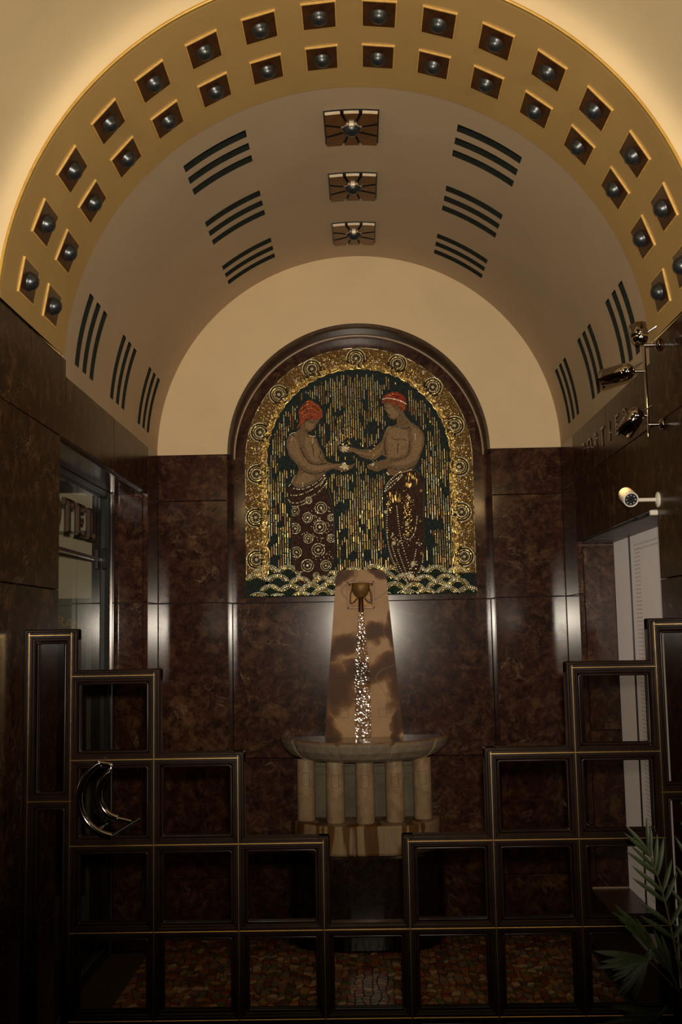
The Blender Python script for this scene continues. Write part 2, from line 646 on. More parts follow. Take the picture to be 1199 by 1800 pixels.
M_PALEGOLD = plain('pale_gold_edge', (0.95, 0.80, 0.58), 0.35, 0.55, .1, 40)
P_TC = [(-.27, -.97), (0, -.97), (.27, -.97), (.11, -.36), (-.11, -.36)]
P_TL = [(-.95, -.97), (-.62, -.97), (-.40, -.97), (-.19, -.36), (-.30, -.22), (-.95, -.42)]
P_ML = [(-.95, -.30), (-.95, .30), (-.34, .11), (-.34, -.11)]
flip = lambda p, a, b: [(a*u, b*v) for u, v in p]
for cy in (4.475, 5.10, 5.727):
    ro = curved_plate([(-1, -1), (-.5, -1), (0, -1), (.5, -1), (1, -1), (1, 1), (.5, 1), (0, 1), (-.5, 1), (-1, 1)], cy, .119, .153, RV+.002, RV-.006, 0, 0).build('rosette', M_BLACK, ce)
    for p in (P_TC, flip(P_TC, 1, -1), P_TL, flip(P_TL, -1, 1), flip(P_TL, 1, -1), flip(P_TL, -1, -1), P_ML, flip(P_ML, -1, 1)):
        curved_plate(p, cy, .119, .153, RV-.004, RV-.018, 0, 1).build('petal_plate', [M_AMBER, M_PALEGOLD, M_BLACK], ro)
    T = Matrix.Translation((0, cy, ZS+RV-.006)) @ Matrix.Rotation(PI, 4, 'X')
    MB().lathe([(.050, 0), (.050, .006), (.046, .010), (.040, .010)], T, 24).build('stud_ring', M_PALEGOLD, ro)
    MB().lathe([(.040, .006), (.038, .018), (.030, .030), (.018, .038), (.0005, .041)], T, 24).build('stud', M_STUD, ro)
    MB().bbox(-.012, .012, cy-.062, cy-.048, ZS+RV-.030, ZS+RV-.010, .002).build('clip', M_PALEGOLD, ro)

# ------------------------------------------------------------------ coffered arch band
a0 = math.asin((ZB-ZS)/RB)
n = 120
m = MB()
prof = [(1.30, Y1B), (RB, Y1B), (RB, Y0B+.01), (RB+.001, Y0B)]
vs = []
for k in range(n+1):
    a = a0+(PI-2*a0)*k/n
    for r, y in prof:
        vs.append(cyl(a, y, r))
q = len(prof)
for k in range(n):
    for j in range(q-1):
        m.add([vs[k*q+j], vs[(k+1)*q+j], vs[(k+1)*q+j+1], vs[k*q+j+1]], [(0, 1, 2, 3)], 0, True)
band = m.build('trim_1', M_BAND)
tag(band, kind='structure')
m = MB()
m.tube([cyl(a0+(PI-2*a0)*k/n, Y0B-.004, RB+.006) for k in range(n+1)], .006, 8)
m.build('gold_bead', M_GOLDTRIM, band)


def coffer_meshes():
    hu, hv = .0625, .081
    me = []
    # plaster lip
    m = MB()
    for (u0, u1, v0, v1) in ((-hu-.006, hu+.006, -hv-.006, -hv), (-hu-.006, hu+.006, hv, hv+.006), (-hu-.006, -hu, -hv, hv), (hu, hu+.006, -hv, hv)):
        m.box(u0, u1, v0, v1, -.002, .002)
    me.append((m, 'coffer_lip', [M_BAND]))
    # plate: bevelled gold edge, dark tray
    m = MB()
    lv = [(hu, hv, -.004), (hu-.001, hv-.001, .008), (hu-.0025, hv-.0025, .009), (hu-.005, hv-.005, .009)]
    vs = []
    for a, b, h in lv:
        vs += [(-a, -b, h), (a, -b, h), (a, b, h), (-a, b, h)]
    for i in range(3):
        for j in range(4):
            m.add([vs[4*i+j], vs[4*i+(j+1) % 4], vs[4*i+4+(j+1) % 4], vs[4*i+4+j]], [(0, 1, 2, 3)], 0)
    m.add(vs[12:16], [(0, 1, 2, 3)], 1)
    me.append((m, 'coffer_plate', [M_EDGE, M_PLATE]))
    m = MB()
    m.lathe([(.034, .008), (.034, .011), (.031, .014), (.0295, .022), (.024, .032), (.014, .039), (.0005, .042)], Matrix.Identity(4), 20)
    me.append((m, 'stud', [M_STUD]))
    out = []
    for mb, nm, mats in me:
        d = bpy.data.meshes.new(nm)
        d.from_pydata(mb.v, [], mb.f)
        for x in mats:
            d.materials.append(x)
        d.polygons.foreach_set('material_index', mb.m)
        d.polygons.foreach_set('use_smooth', mb.s)
        out.append((nm, d))
    return out


CM = coffer_meshes()
for yc in (3.592, 3.876):
    for k in range(16):
        a = rad(90+10.7*(k-7.5))
        u = Vector((-math.sin(a), 0, math.cos(a)))
        v = Vector((0, 1, 0))
        ww = Vector((-math.cos(a), 0, -math.sin(a)))
        T = Matrix((u, v, ww)).transposed().to_4x4()
        T.translation = Vector(cyl(a, yc, RB))
        pl = inst('coffer_plate', CM[1][1], band, T)
        for nm, d in (CM[0], CM[2]):
            s = obj(nm, d, pl)

# ------------------------------------------------------------------ entrance hall vault with its rounded lip
m = MB()
prof = [(RB+.010, Y0B+.002), (RB+.022, Y0B-.001), (RB+.034, Y0B-.006), (RB+.046, Y0B-.014), (RB+.056, Y0B-.025), (RB+.065, Y0B-.040), (RB+.072, Y0B-.060), (RB+.078, Y0B-.085), (RB+.083, Y0B-.12), (RB+.087, Y0B-.18), (RB+.091, Y0B-.28), (RB+.094, Y0B-.45), (RB+.095, 2.4), (RB+.095, 1.0), (RB+.095, YBACK)]
vs = []
for k in range(n+1):
    a = a0*.9+(PI-1.8*a0)*k/n
    for r, y in prof:
        vs.append(cyl(a, y, r))
q = len(prof)
m.add(vs, [(k*q+j, (k+1)*q+j, (k+1)*q+j+1, k*q+j+1) for k in range(n) for j in range(q-1)], 0, True)
tag(m.build('ceiling_hall', M_LOB), kind='structure')

#@@PART2
# ------------------------------------------------------------------ reception window in the right wall
w1 = thing('window_1', (1.342, 4.9, .30), 'x', 'y')
del w1['label'], w1['category']
tag(w1, kind='structure')
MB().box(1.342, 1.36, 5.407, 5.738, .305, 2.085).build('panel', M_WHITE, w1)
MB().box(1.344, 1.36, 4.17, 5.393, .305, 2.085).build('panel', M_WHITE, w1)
MB().box(1.36, 1.38, 4.17, 5.738, .305, 2.085).build('backing', M_BLACK, w1)
MB().box(1.3385, 1.3605, 5.3928, 5.4072, .305, 2.085).build('seam_strip', M_BLACK, w1)
MB().bbox(W-.004, 1.36, 4.17, 5.738, .293, .305, .002).build('window_sill', M_BROWN, w1)
MB().box(W+.002, 1.342, 5.728, 5.737, .3045, .312).build('sill_joint', plain('pale_joint', (.5, .42, .33), .5), w1)
MB().box(W+.004, 1.342, 5.729, 5.737, 2.062, 2.070).build('head_joint', M_BROWN, w1)
m = MB()
M_PLANK = plain('grey_board', (.16, .15, .15), .5, 0, .25, 9)
MB().box(W+.03, 1.342, 4.175, 5.45, 2.077, 2.085).build('soffit_board', M_PLANK, w1)
MB().box(W+.03, 1.342, 5.46, 5.73, 2.077, 2.085).build('soffit_board', M_PLANK, w1)
pf = MB()
for y in [5.31-.0275*k for k in range(4)]:
    for k in range(86):
        z = .35+k*.0195
        pf.add([(1.3438, y+.0045*math.cos(t*PI/3), z+.0045*math.sin(t*PI/3)) for t in range(6)], [tuple(range(6))])
for z in (2.005, 2.028):
    for k in range(40):
        y = 5.31-k*.0275
        pf.add([(1.3438, y+.0045*math.cos(t*PI/3), z+.0045*math.sin(t*PI/3)) for t in range(6)], [tuple(range(6))])
tag(pf.build('perforations', plain('hole_dark', (.02, .02, .02), .8), w1), kind='stuff')

# ------------------------------------------------------------------ glazed hotel entrance in the left wall
d1 = thing('door_1', (-1.36, 5.0, 0), 'x', 'y')
del d1['label'], d1['category']
tag(d1, kind='structure')
for y0, y1 in ((4.10, 4.14), (5.70, 5.81), (4.88, 4.92)):
    if y1 > 5:
        MB().bbox(-1.405, -1.332, y0, y1, 0, 2.398, .004).build('frame_post', M_BLACK, d1)
        MB().bbox(-1.345, -1.322, y0+.035, y1-.05, 0, 2.398, .004).build('frame_fillet', M_DKCHROME, d1)
    elif y0 < 4.2:
        MB().bbox(-1.405, -1.332, y0, y1, 0, 2.398, .004).build('frame_post', M_BLACK, d1)
MB().bbox(-1.375, -1.345, 4.14, 5.70, 2.02, 2.036, .002).build('transom_bar', M_DKCHROME, d1)
MB().bbox(-1.378, -1.342, 4.14, 5.70, 2.36, 2.398, .003).build('head_rail', M_BLACK, d1)
MB().box(-1.363, -1.357, 4.14, 5.70, 2.036, 2.36).build('pane', M_GLASSD, d1)
MB().box(-1.363, -1.357, 4.14, 5.70, .06, 2.02).build('pane', M_GLASSD, d1)
MB().bbox(-1.38, -1.34, 4.14, 5.70, 0, .06, .003).build('kick_rail', M_BLACK, d1)
MB().bbox(-1.350, -1.325, 5.60, 5.618, 1.98, 2.09, .004).build('hinge', M_BLACK, d1)
hd = MB().tube([(-1.335, 4.45, 1.02), (-1.30, 4.45, 1.03), (-1.295, 4.45, 1.13), (-1.30, 4.45, 1.23), (-1.335, 4.45, 1.24)], .012, 10).build('door_handle', M_BLACK, d1)
for z in (1.02, 1.24):
    MB().tube([(-1.357, 4.45, z), (-1.325, 4.45, z)], .02, 12).build('handle_rose', M_CHROME, hd)
# the vestibule seen through the glass
v1 = MB().box(-2.6, -1.47, 6.02, 6.12, 0, 2.9)
v1.box(-2.7, -2.6, 3.6, 6.12, 0, 2.9).box(-2.6, -1.47, 3.5, 3.6, 0, 2.9)
tag(v1.build('wall_vestibule', M_BEIGE), kind='structure')
tag(MB().box(-2.7, -1.41, 3.5, 6.12, 2.44, 2.5).build('ceiling_vestibule', plain('dark_ceiling', (.05, .045, .04), .6)), kind='structure')
tag(MB().box(-2.7, -1.46, 3.5, 6.12, -.12, 0).build('floor_vestibule', M_DARKB), kind='structure')
d2 = thing('door_2', (-1.8, 6.0, 0), 'x', 'y')
del d2['label'], d2['category']
tag(d2, kind='structure')
MB().box(-2.3, -1.475, 5.995, 6.018, 2.205, 2.222).build('lintel', plain('lintel_grey', (.2, .18, .14), .6), d2)
MB().box(-2.3, -1.475, 5.985, 6.018, 0, 1.845).build('leaf', plain('grey_green_leaf', (.16, .17, .14), .3, 0, .2, 12), d2)
MB().box(-2.1, -1.52, 5.97, 5.984, .25, 1.60).build('pane', M_GLASSD, d2)


def text_mesh(txt, size, extr):
    c = bpy.data.curves.new('lettering', 'FONT')
    c.body = txt
    c.size = size
    c.extrude = extr
    c.align_x = 'CENTER'
    o = bpy.data.objects.new('lettering', c)
    COL.objects.link(o)
    dg = bpy.context.evaluated_depsgraph_get()
    me = bpy.data.meshes.new_from_object(o.evaluated_get(dg))
    bpy.data.objects.remove(o)
    return me


# arched gold lettering on the restaurant door
M_GOLDL = plain('gold_lettering', (0.55, 0.33, 0.07), 0.35, 0.3)
rs = thing('restaurant_lettering', (-1.735, 5.965, 1.60), 'arched gold lettering reading RESTAURANT on the inner door behind the glass', 'sign')
txt = 'RESTAURANT'
for i, chh in enumerate(txt):
    t = (i-4.5)/4.5
    a = -t*0.42
    me = text_mesh(chh, .078, .002)
    me.materials.append(M_GOLDL)
    x = -1.735+.68*math.sin(-a)*.72
    z = 1.70-.68*(1-math.cos(a))*1.0
    T = Matrix.Translation((x, 5.966, z)) @ Matrix.Rotation(-a, 4, 'Y') @ Matrix.Rotation(PI/2, 4, 'X')
    inst('letter', me, rs, T)

# HOTEL in seriffed block letters, fixed to the glass
M_LET = plain('brown_letter', (0.040, 0.018, 0.008), 0.45, 0.0, .3, 30)
ho = thing('hotel_lettering', (-1.35, 4.95, 2.11), 'dark brown seriffed letters spelling HOTEL on the glass above the side entrance', 'sign')
LH = .155


def letter(ch, y):
    """reads from small y to large y when seen from inside the passage"""
    m = MB()
    z0 = 2.112
    B = lambda u0, u1, v0, v1: m.bbox(-1.357, -1.338, y+u0, y+u1, z0+v0*LH, z0+v1*LH, .002)
    if ch == 'H':
        B(.02, .05, 0, 1); B(.11, .14, 0, 1); B(.05, .11, .45, .55)
        for u in (.01, .10):
            B(u, u+.05, -.004, .05); B(u, u+.05, .95, 1.004)
    if ch == 'T':
        B(.065, .10, 0, 1); B(.0, .165, .92, 1.0); B(.0, .02, .78, .93); B(.145, .165, .78, .93); B(.045, .12, -.004, .05)
    if ch == 'E':
        B(.02, .055, 0, 1); B(.0, .14, .92, 1.0); B(.0, .15, 0, .08); B(.05, .11, .46, .54); B(.12, .14, .78, .93); B(.13, .15, .07, .22); B(.10, .115, .40, .60)
    if ch == 'L':
        B(.02, .055, 0, 1); B(.0, .08, .95, 1.004); B(.0, .145, 0, .08); B(.125, .145, .07, .24)
    if ch == 'O':
        pts = [(-1.3475, y+.08+.062*math.cos(a*PI/14), z0+LH/2+.066*math.sin(a*PI/14)) for a in range(28)]
        m.tube(pts, .0115, 6, closed=True)
    m.build('letter', M_LET, ho)


for ch, y in zip('HOTEL', (4.44, 4.65, 4.86, 5.08, 5.29)):
    letter(ch, y)

# low relief letters over the reception window
M_PL = plain('relief_letter', (0.020, 0.011, 0.006), 0.4, 0, .2, 20)
po = thing('portier_lettering', (W, 5.0, 2.50), 'faint raised brown lettering PORTIER on the marble above the white window', 'sign')
for i, chh in enumerate('PORTIER'):
    me = text_mesh(chh, .135, .002)
    me.materials.append(M_DARK)
    T = Matrix.Translation((W-.002, 5.46-i*.145, 2.475)) @ Matrix.Rotation(-PI/2, 4, 'Z') @ Matrix.Rotation(PI/2, 4, 'X')
    inst('letter', me, po, T)

# ------------------------------------------------------------------ mosaic panel
def P(px, py):
    return (3.35658874e-03*px-6.76060199e-05*py-2.06224440, -7.14268321e-05*px-3.39038529e-03*py+5.43376040)


PXM = 3.37e-3
MW, MZ, MBOT = .672, 2.645, 1.842
YM = N-.012


def arch_poly(w, zb, zc, n=48):
    return [(-w, zb), (w, zb)]+[(w*math.cos(PI*k/n), zc+w*math.sin(PI*k/n)) for k in range(n+1)]


def pip(x, z, poly):
    c = False
    n = len(poly)
    for i in range(n):
        (x1, z1), (x2, z2) = poly[i], poly[(i+1) % n]
        if (z1 > z) != (z2 > z) and x < (x2-x1)*(z-z1)/(z2-z1)+x1:
            c = not c
    return c


def tessera_mat(name, col, scale=230, rough=.35, var=.6, metal=0.0):
    m, nt, b = newmat(name)
    co = coords(nt)
    v = nd(nt, 'ShaderNodeTexVoronoi')
    v.inputs['Scale'].default_value = scale
    nt.links.new(co, v.inputs['Vector'])
    sep = nd(nt, 'ShaderNodeSeparateColor')
    nt.links.new(v.outputs['Color'], sep.inputs[0])
    lo = tuple(c*(1-var) for c in col)
    hi = tuple(min(1, c*(1+var)) for c in col)
    nt.links.new(ramp(nt, sep.outputs[0], [(0.1, lo), (0.9, hi)]), b.inputs['Base Color'])
    b.inputs['Roughness'].default_value = rough
    b.inputs['Metallic'].default_value = metal
    b.inputs['Specular IOR Level'].default_value = .12
    bump(nt, b, v.outputs['Distance'], .5, .003)
    return m


M_MBLUE = tessera_mat('teal_tesserae', (0.010, 0.020, 0.020))
M_MBORD = tessera_mat('brown_gold_tesserae', (0.15, 0.080, 0.020), 260)
M_MSKIN = tessera_mat('skin_tesserae', (0.195, 0.128, 0.070), 330, .45, .45)
M_MHAIR = tessera_mat('red_hair_tesserae', (0.26, 0.050, 0.016), 200, .3, .7)
M_MCAP = tessera_mat('red_cap_tesserae', (0.24, 0.022, 0.012), 200, .3, .6)
M_MSKIRT = tessera_mat('brown_skirt_tesserae', (0.040, 0.017, 0.010), 240, .35, .6)
M_MLINE = plain('dark_contour', (0.018, 0.009, 0.005), .5)
M_MGOLD = plain('gold_tesserae', (0.92, 0.58, 0.18), .34, .55, .35, 90)
M_MPALE = plain('pale_gold_tesserae', (0.88, 0.76, 0.50), .36, .15, .3, 90)
M_MPEARL = plain('pearl', (0.70, 0.62, 0.54), .25, 0.0, .1, 30)
M_MGREEN = tessera_mat('wave_green_tesserae', (0.008, 0.020, 0.011), 230)
M_MORANGE = plain('orange_hair_strand', (0.62, 0.20, 0.05), .3, .2, .3, 50)

mo = thing('mosaic_panel', (0, N, MBOT), 'arched gold and teal mosaic of two facing figures above the fountain', 'mosaic')
MB().prism(arch_poly(MW, MBOT, MZ), YM, N-.0005).build('ground', M_MBLUE, mo)
rm = random.Random(11)


def dot(m, x, z, r, y, h=.003, mi=0, n=6, tilt=.25):
    tx, tz = rm.uniform(-tilt, tilt), rm.uniform(-tilt, tilt)
    a0 = rm.uniform(0, 1)
    ring = [(math.cos(a0+2*PI*k/n), math.sin(a0+2*PI*k/n)) for k in range(n)]
    vs = [(x+r*c, y, z+r*s) for c, s in ring]+[(x+r*.8*c, y-h+r*.8*(c*tx+s*tz), z+r*.8*s) for c, s in ring]
    m.add(vs, [tuple(range(n, 2*n))]+[(i, (i+1) % n, n+(i+1) % n, n+i) for i in range(n)], mi)


def dash(m, x, z0, z1, wd, y, h=.003, mi=0):
    t = rm.uniform(-.3, .3)*wd
    s = rm.uniform(-.0022, .0022)
    vs = [(x-wd, y, z0), (x+wd, y, z0), (x+wd, y, z1), (x-wd, y, z1),
          (x-wd*.8, y-h+t, z0+.0006), (x+wd*.8, y-h-t, z0+.0006), (x+wd*.8, y-h-t+s, z1-.0006), (x-wd*.8, y-h+t+s, z1-.0006)]
    m.add(vs, [(4, 5, 6, 7), (0, 1, 5, 4), (1, 2, 6, 5), (2, 3, 7, 6), (3, 0, 4, 7)], mi)


def ribbon(m, pts, wd, y, h=.003, mi=0, broken=0.0):
    """raised strip along (x, z) points"""
    for i in range(len(pts)-1):
        if rm.random() < broken:
            continue
        (x0, z0), (x1, z1) = pts[i], pts[i+1]
        l = math.hypot(x1-x0, z1-z0)
        if l < 1e-6:
            continue
        nx_, nz_ = -(z1-z0)/l*wd, (x1-x0)/l*wd
        t = rm.uniform(-.0012, .0012)
        vs = [(x0-nx_, y, z0-nz_), (x1-nx_, y, z1-nz_), (x1+nx_, y, z1+nz_), (x0+nx_, y, z0+nz_)]
        tv = [(x0-nx_*.8, y-h+t, z0-nz_*.8), (x1-nx_*.8, y-h+t, z1-nz_*.8), (x1+nx_*.8, y-h-t, z1+nz_*.8), (x0+nx_*.8, y-h-t, z0+nz_*.8)]
        m.add(vs+tv, [(4, 5, 6, 7), (0, 1, 5, 4), (1, 2, 6, 5), (2, 3, 7, 6), (3, 0, 4, 7)], mi)


def arc(cx, cz, r, a0_, a1_, k=14):
    return [(cx+r*math.cos(a0_+(a1_-a0_)*i/k), cz+r*math.sin(a0_+(a1_-a0_)*i/k)) for i in range(k+1)]


def star(m, cx, cz, r, y, mi=0, n=6):
    for k in range(n):
        a = 2*PI*k/n+.3
        c, s = math.cos(a), math.sin(a)
        vs = [(cx, y-.005, cz), (cx+.45*r*math.cos(a-PI/n), y-.002, cz+.45*r*math.sin(a-PI/n)), (cx+r*c, y-.001, cz+r*s), (cx+.45*r*math.cos(a+PI/n), y-.002, cz+.45*r*math.sin(a+PI/n))]
        m.add(vs, [(0, 1, 2), (0, 2, 3)], mi)


W_SKIN = [P(*p) for p in [(531, 742), (527, 755), (518, 763), (508, 769), (504, 778), (504, 790), (507, 801), (513, 809), (524, 821), (526, 828), (520, 839), (515, 847), (513, 853), (520, 859), (529, 861), (541, 857), (555, 849), (566, 840), (573, 832), (585, 827), (597, 830), (608, 832), (618, 827), (625, 817), (617, 820), (606, 818), (598, 817), (586, 817), (575, 813), (571, 806), (567, 796), (561, 785), (557, 773), (551, 768), (542, 766), (541, 761), (547, 761), (553, 756), (557, 750), (560, 745), (563, 739), (556, 733), (540, 733)]]
W_HAIR = [P(*p) for p in [(524, 728), (527, 720), (532, 713), (537, 708), (542, 705), (548, 706), (552, 709), (559, 713), (565, 720), (568, 728), (567, 737), (562, 741), (556, 739), (550, 742), (543, 740), (537, 744), (531, 748), (524, 756), (521, 755), (526, 747), (526, 738)]]
W_SKIRT = [P(*p) for p in [(513, 853), (507, 862), (505, 872), (509, 884), (514, 893), (514, 910), (515, 935), (515, 960), (517, 985), (521, 1005), (526, 1022), (533, 1030), (545, 1031), (557, 1027), (571, 1018), (581, 1005), (588, 990), (589, 960), (588, 930), (586, 900), (583, 880), (578, 862), (574, 848), (573, 833), (566, 841), (555, 850), (541, 858), (529, 862), (520, 860)]]
N_SKIN = [P(*p) for p in [(674, 709), (676, 716), (676, 722), (680, 727), (682, 731), (683, 735), (687, 739), (692, 741), (697, 739), (698, 747), (694, 751), (684, 752), (677, 761), (673, 774), (663, 785), (653, 793), (640, 793), (630, 792), (615, 787), (603, 786), (596, 790), (597, 796), (606, 798), (620, 797), (633, 805), (647, 810), (660, 811), (672, 802), (679, 805), (679, 810), (668, 812), (658, 815), (645, 821), (647, 827), (655, 830), (664, 832), (676, 827), (681, 826), (681, 838), (700, 840), (718, 834), (729, 824), (738, 808), (745, 788), (747, 774), (745, 763), (737, 753), (723, 745), (713, 733), (709, 722), (700, 710)]]
N_CAP = [P(*p) for p in [(672, 705), (674, 699), (680, 695), (690, 691), (700, 691), (709, 696), (714, 703), (715, 713), (707, 709), (693, 705), (680, 704)]]
N_HAIR = [P(*p) for p in [(672, 706), (671, 711), (675, 714), (680, 710), (686, 709), (690, 713), (691, 719), (696, 716), (701, 714), (703, 721), (707, 726), (713, 724), (715, 717), (715, 712), (707, 708), (693, 704), (680, 703)]]
N_SKIRT = [P(*p) for p in [(676, 868), (680, 855), (688, 844), (698, 836), (714, 831), (730, 828), (738, 838), (745, 850), (745, 880), (743, 910), (745, 940), (744, 970), (740, 990), (735, 1010), (726, 1026), (716, 1028), (705, 1016), (695, 1001), (687, 985), (682, 960), (678, 930), (677, 900), (679, 880)]]
FIGS = [W_SKIN, W_HAIR, W_SKIRT, N_SKIN, N_CAP, N_HAIR, N_SKIRT]


def grown(poly, g):
    n = len(poly)
    out = []
    cx = sum(p[0] for p in poly)/n
    ar = sum(poly[i][0]*poly[(i+1) % n][1]-poly[(i+1) % n][0]*poly[i][1] for i in range(n))
    s = 1 if ar > 0 else -1
    for i in range(n):
        a, b = Vector(poly[i-1]), Vector(poly[(i+1) % n])
        t = (b-a)
        if t.length < 1e-9:
            out.append(poly[i]); continue
        t.normalize()
        out.append((poly[i][0]+s*t.y*g, poly[i][1]-s*t.x*g))
    return out


# --- falling gold strokes
INW = .545
def in_field(x, z):
    if abs(x) > INW-.012:
        return False
    if z > MZ:
        return math.hypot(x, z-MZ) < INW-.022
    return z > 1.99


def hsh(i, j):
    return random.Random(i*7919+j*104729+5).random()


def vnoise(x, y):
    i, j = math.floor(x), math.floor(y)
    fx, fy = x-i, y-j
    fx, fy = fx*fx*(3-2*fx), fy*fy*(3-2*fy)
    return (hsh(i, j)*(1-fx)+hsh(i+1, j)*fx)*(1-fy)+(hsh(i, j+1)*(1-fx)+hsh(i+1, j+1)*fx)*fy


gd = MB()
GROWN = [grown(p, .010) for p in FIGS]
x = -INW+.014
while x < INW:
    z = 3.2
    while z > 1.99:
        L = rm.choice((.012, .02, .03, .045, .06))
        z1, z0 = z, z-L
        z = z0-rm.choice((.002, .003, .004, .006))
        zm = (z0+z1)/2
        if not in_field(x, zm) or not in_field(x, z1):
            continue
        if vnoise(x*22+3, zm*15+2)*.55+vnoise(x*44, zm*30+9)*.45 < .365:
            continue
        if any(pip(x, q, g) for g in GROWN for q in (zm, z0, z1)):
            continue
        mi = 0 if rm.random() < .62 else (1 if rm.random() < .6 else 2)
        dash(gd, x+rm.uniform(-.0012, .0012), z0, z1, rm.uniform(.0016, .0025), YM, .0025, mi)
    x += .0133
tag(gd.build('gold_strokes', [M_MGOLD, M_MPALE, plain('copper_tesserae', (.55, .22, .08), .4, .6, .3, 80)], mo), kind='stuff')

# --- border
def bpath(w_, k=160):
    """path up the left side, over the arch, down the right side at half width w_"""
    pts = []
    zb = 1.96
    for i in range(40):
        pts.append((-w_, zb+(MZ-zb)*i/40))
    for i in range(81):
        a = PI-PI*i/80
        pts.append((w_*math.cos(a), MZ+w_*math.sin(a)))
    for i in range(1, 41):
        pts.append((w_, MZ-(MZ-zb)*i/40))
    return pts


YB = YM-.004
outer, inner = bpath(MW-.001), bpath(INW)
m = MB()
k = len(outer)
acc = 0.0
inn = []
for i in range(k):
    if i:
        acc += math.hypot(inner[i][0]-inner[i-1][0], inner[i][1]-inner[i-1][1])
    sc = .010*abs(math.sin(PI*acc/.062))
    d = Vector((inner[i][0]-outer[i][0], inner[i][1]-outer[i][1])).normalized()
    inn.append((inner[i][0]+d.x*(sc-.004), inner[i][1]+d.y*(sc-.004)))
vs = []
for i in range(k):
    vs += [(outer[i][0], YM, outer[i][1]), (outer[i][0], YB, outer[i][1]), (inn[i][0], YB, inn[i][1]), (inn[i][0], YM, inn[i][1])]
fs = []
for i in range(k-1):
    for j in range(3):
        fs.append((4*i+j, 4*i+4+j, 4*i+5+j, 4*i+1+j))
m.add(vs, fs)
m.build('border', M_MBORD, mo)
bd = MB()
ribbon(bd, inn, .0028, YB, .003)
ribbon(bd, [(x_, z_) for x_, z_ in bpath(MW-.004)][::1], .0018, YB, .002, 1, .35)
# scallop fans along the inner edge
acc, nxt = 0.0, .031
for i in range(1, k):
    acc += math.hypot(inner[i][0]-inner[i-1][0], inner[i][1]-inner[i-1][1])
    if acc >= nxt:
        nxt += .062
        o_ = Vector((outer[i][0]-inner[i][0], outer[i][1]-inner[i][1])).normalized()
        ca = math.atan2(o_.y, o_.x)
        cx, cz = inner[i][0]+o_.x*.036, inner[i][1]+o_.y*.036
        for r_ in (.031, .019):
            ribbon(bd, arc(cx, cz, r_, ca+PI-1.25, ca+PI+1.25, 10), .0019, YB, .003)
        for q_ in range(9):
            a = ca+PI-1.2+2.4*q_/8
            dot(bd, cx+.025*math.cos(a), cz+.025*math.sin(a), .0030, YB)
SPIR = [(451, 985), (449, 912), (450, 836), (455, 762), (488, 694), (547, 648), (626, 629), (700, 639), (763, 681), (801, 750), (809, 823), (812, 902), (816, 979)]
rg = MB()
for (px, py) in SPIR:
    cx, cz = P(px, py)
    oc = Vector((cx, max(0, cz-MZ) if cz > MZ else 0)).normalized() if cz > MZ else Vector((1 if cx > 0 else -1, 0))
    ca = math.atan2(oc.y, oc.x)
    cx -= oc.x*.006
    cz -= oc.y*.006
    dk = arc(cx, cz, .060, 0, 2*PI, 28)[:-1]
    dk = [(x_, z_) for x_, z_ in dk if abs(x_) < MW-.003 and not (z_ > MZ and math.hypot(x_, z_-MZ) > MW-.003) and z_ > 1.9]
    rg.prism(dk, YB-.0012, YB)
    ribbon(bd, arc(cx, cz, .056, ca-1.75, ca+1.75, 22), .0028, YB, .0045, 1)
    ribbon(bd, arc(cx, cz, .041, ca-2.4, ca+2.2, 22), .0028, YB, .0045, 0)
    ribbon(bd, arc(cx, cz, .029, ca-3.0, ca+2.6, 20), .0028, YB, .0045, 1)
    star(bd, cx, cz, .014, YB, 1)
    ring = arc(cx, cz, .021, 0, 2*PI, 12)
    for p_ in ring[:-1]:
        dot(bd, p_[0], p_[1], .0024, YB)
tag(rg.build('ring_grounds', tessera_mat('dark_brown_tesserae', (.030, .017, .008), 260), mo), kind='stuff')
# dense gold beads
cnt = 0
while cnt < 7500:
    t = rm.random()
    i = int(t*(k-1))
    f = rm.random()
    x_ = outer[i][0]*(1-f)+inn[i][0]*f+rm.uniform(-.01, .01)
    z_ = outer[i][1]*(1-f)+inn[i][1]*f+rm.uniform(-.01, .01)
    cnt += 1
    if abs(x_) > MW-.004 or (z_ > MZ and math.hypot(x_, z_-MZ) > MW-.004):
        continue
    if rm.random() > .18+.82*f:
        continue
    if any((x_-P(*p)[0])**2+(z_-P(*p)[1])**2 < .060**2 for p in SPIR) and (f < .62 or rm.random() < .4):
        continue
    dot(bd, x_, z_, rm.uniform(.0018, .0032), YB, .0028, 0 if rm.random() < .75 else 1)
tag(bd.build('border_ornament', [M_MGOLD, M_MPALE], mo), kind='stuff')
for px, py in [(455, 791), (455, 873), (456, 952), (472, 727), (520, 671), (584, 638), (663, 637), (731, 664), (781, 719), (804, 789), (807, 866), (810, 942), (441, 880), (443, 955), (446, 800), (500, 705), (571, 633), (745, 655), (820, 860), (822, 935), (815, 785)]:
    cx, cz = P(px, py)
    rr = rm.choice((.008, .0095, .007))
    T = Matrix.Translation((cx, YB, cz)) @ Matrix.Rotation(PI/2, 4, 'X')
    MB().lathe([(rr, 0), (rr*.9, rr*.45), (rr*.6, rr*.8), (rr*.05, rr)], T, 10).build('pearl', M_MPEARL, mo)

# --- figures, each in low relief
def relief(name, poly, mat, y0, h, par):
    m = MB()
    m.prism(grown(poly, -.0012), y0-h, y0)
    return m.build(name, mat, par)


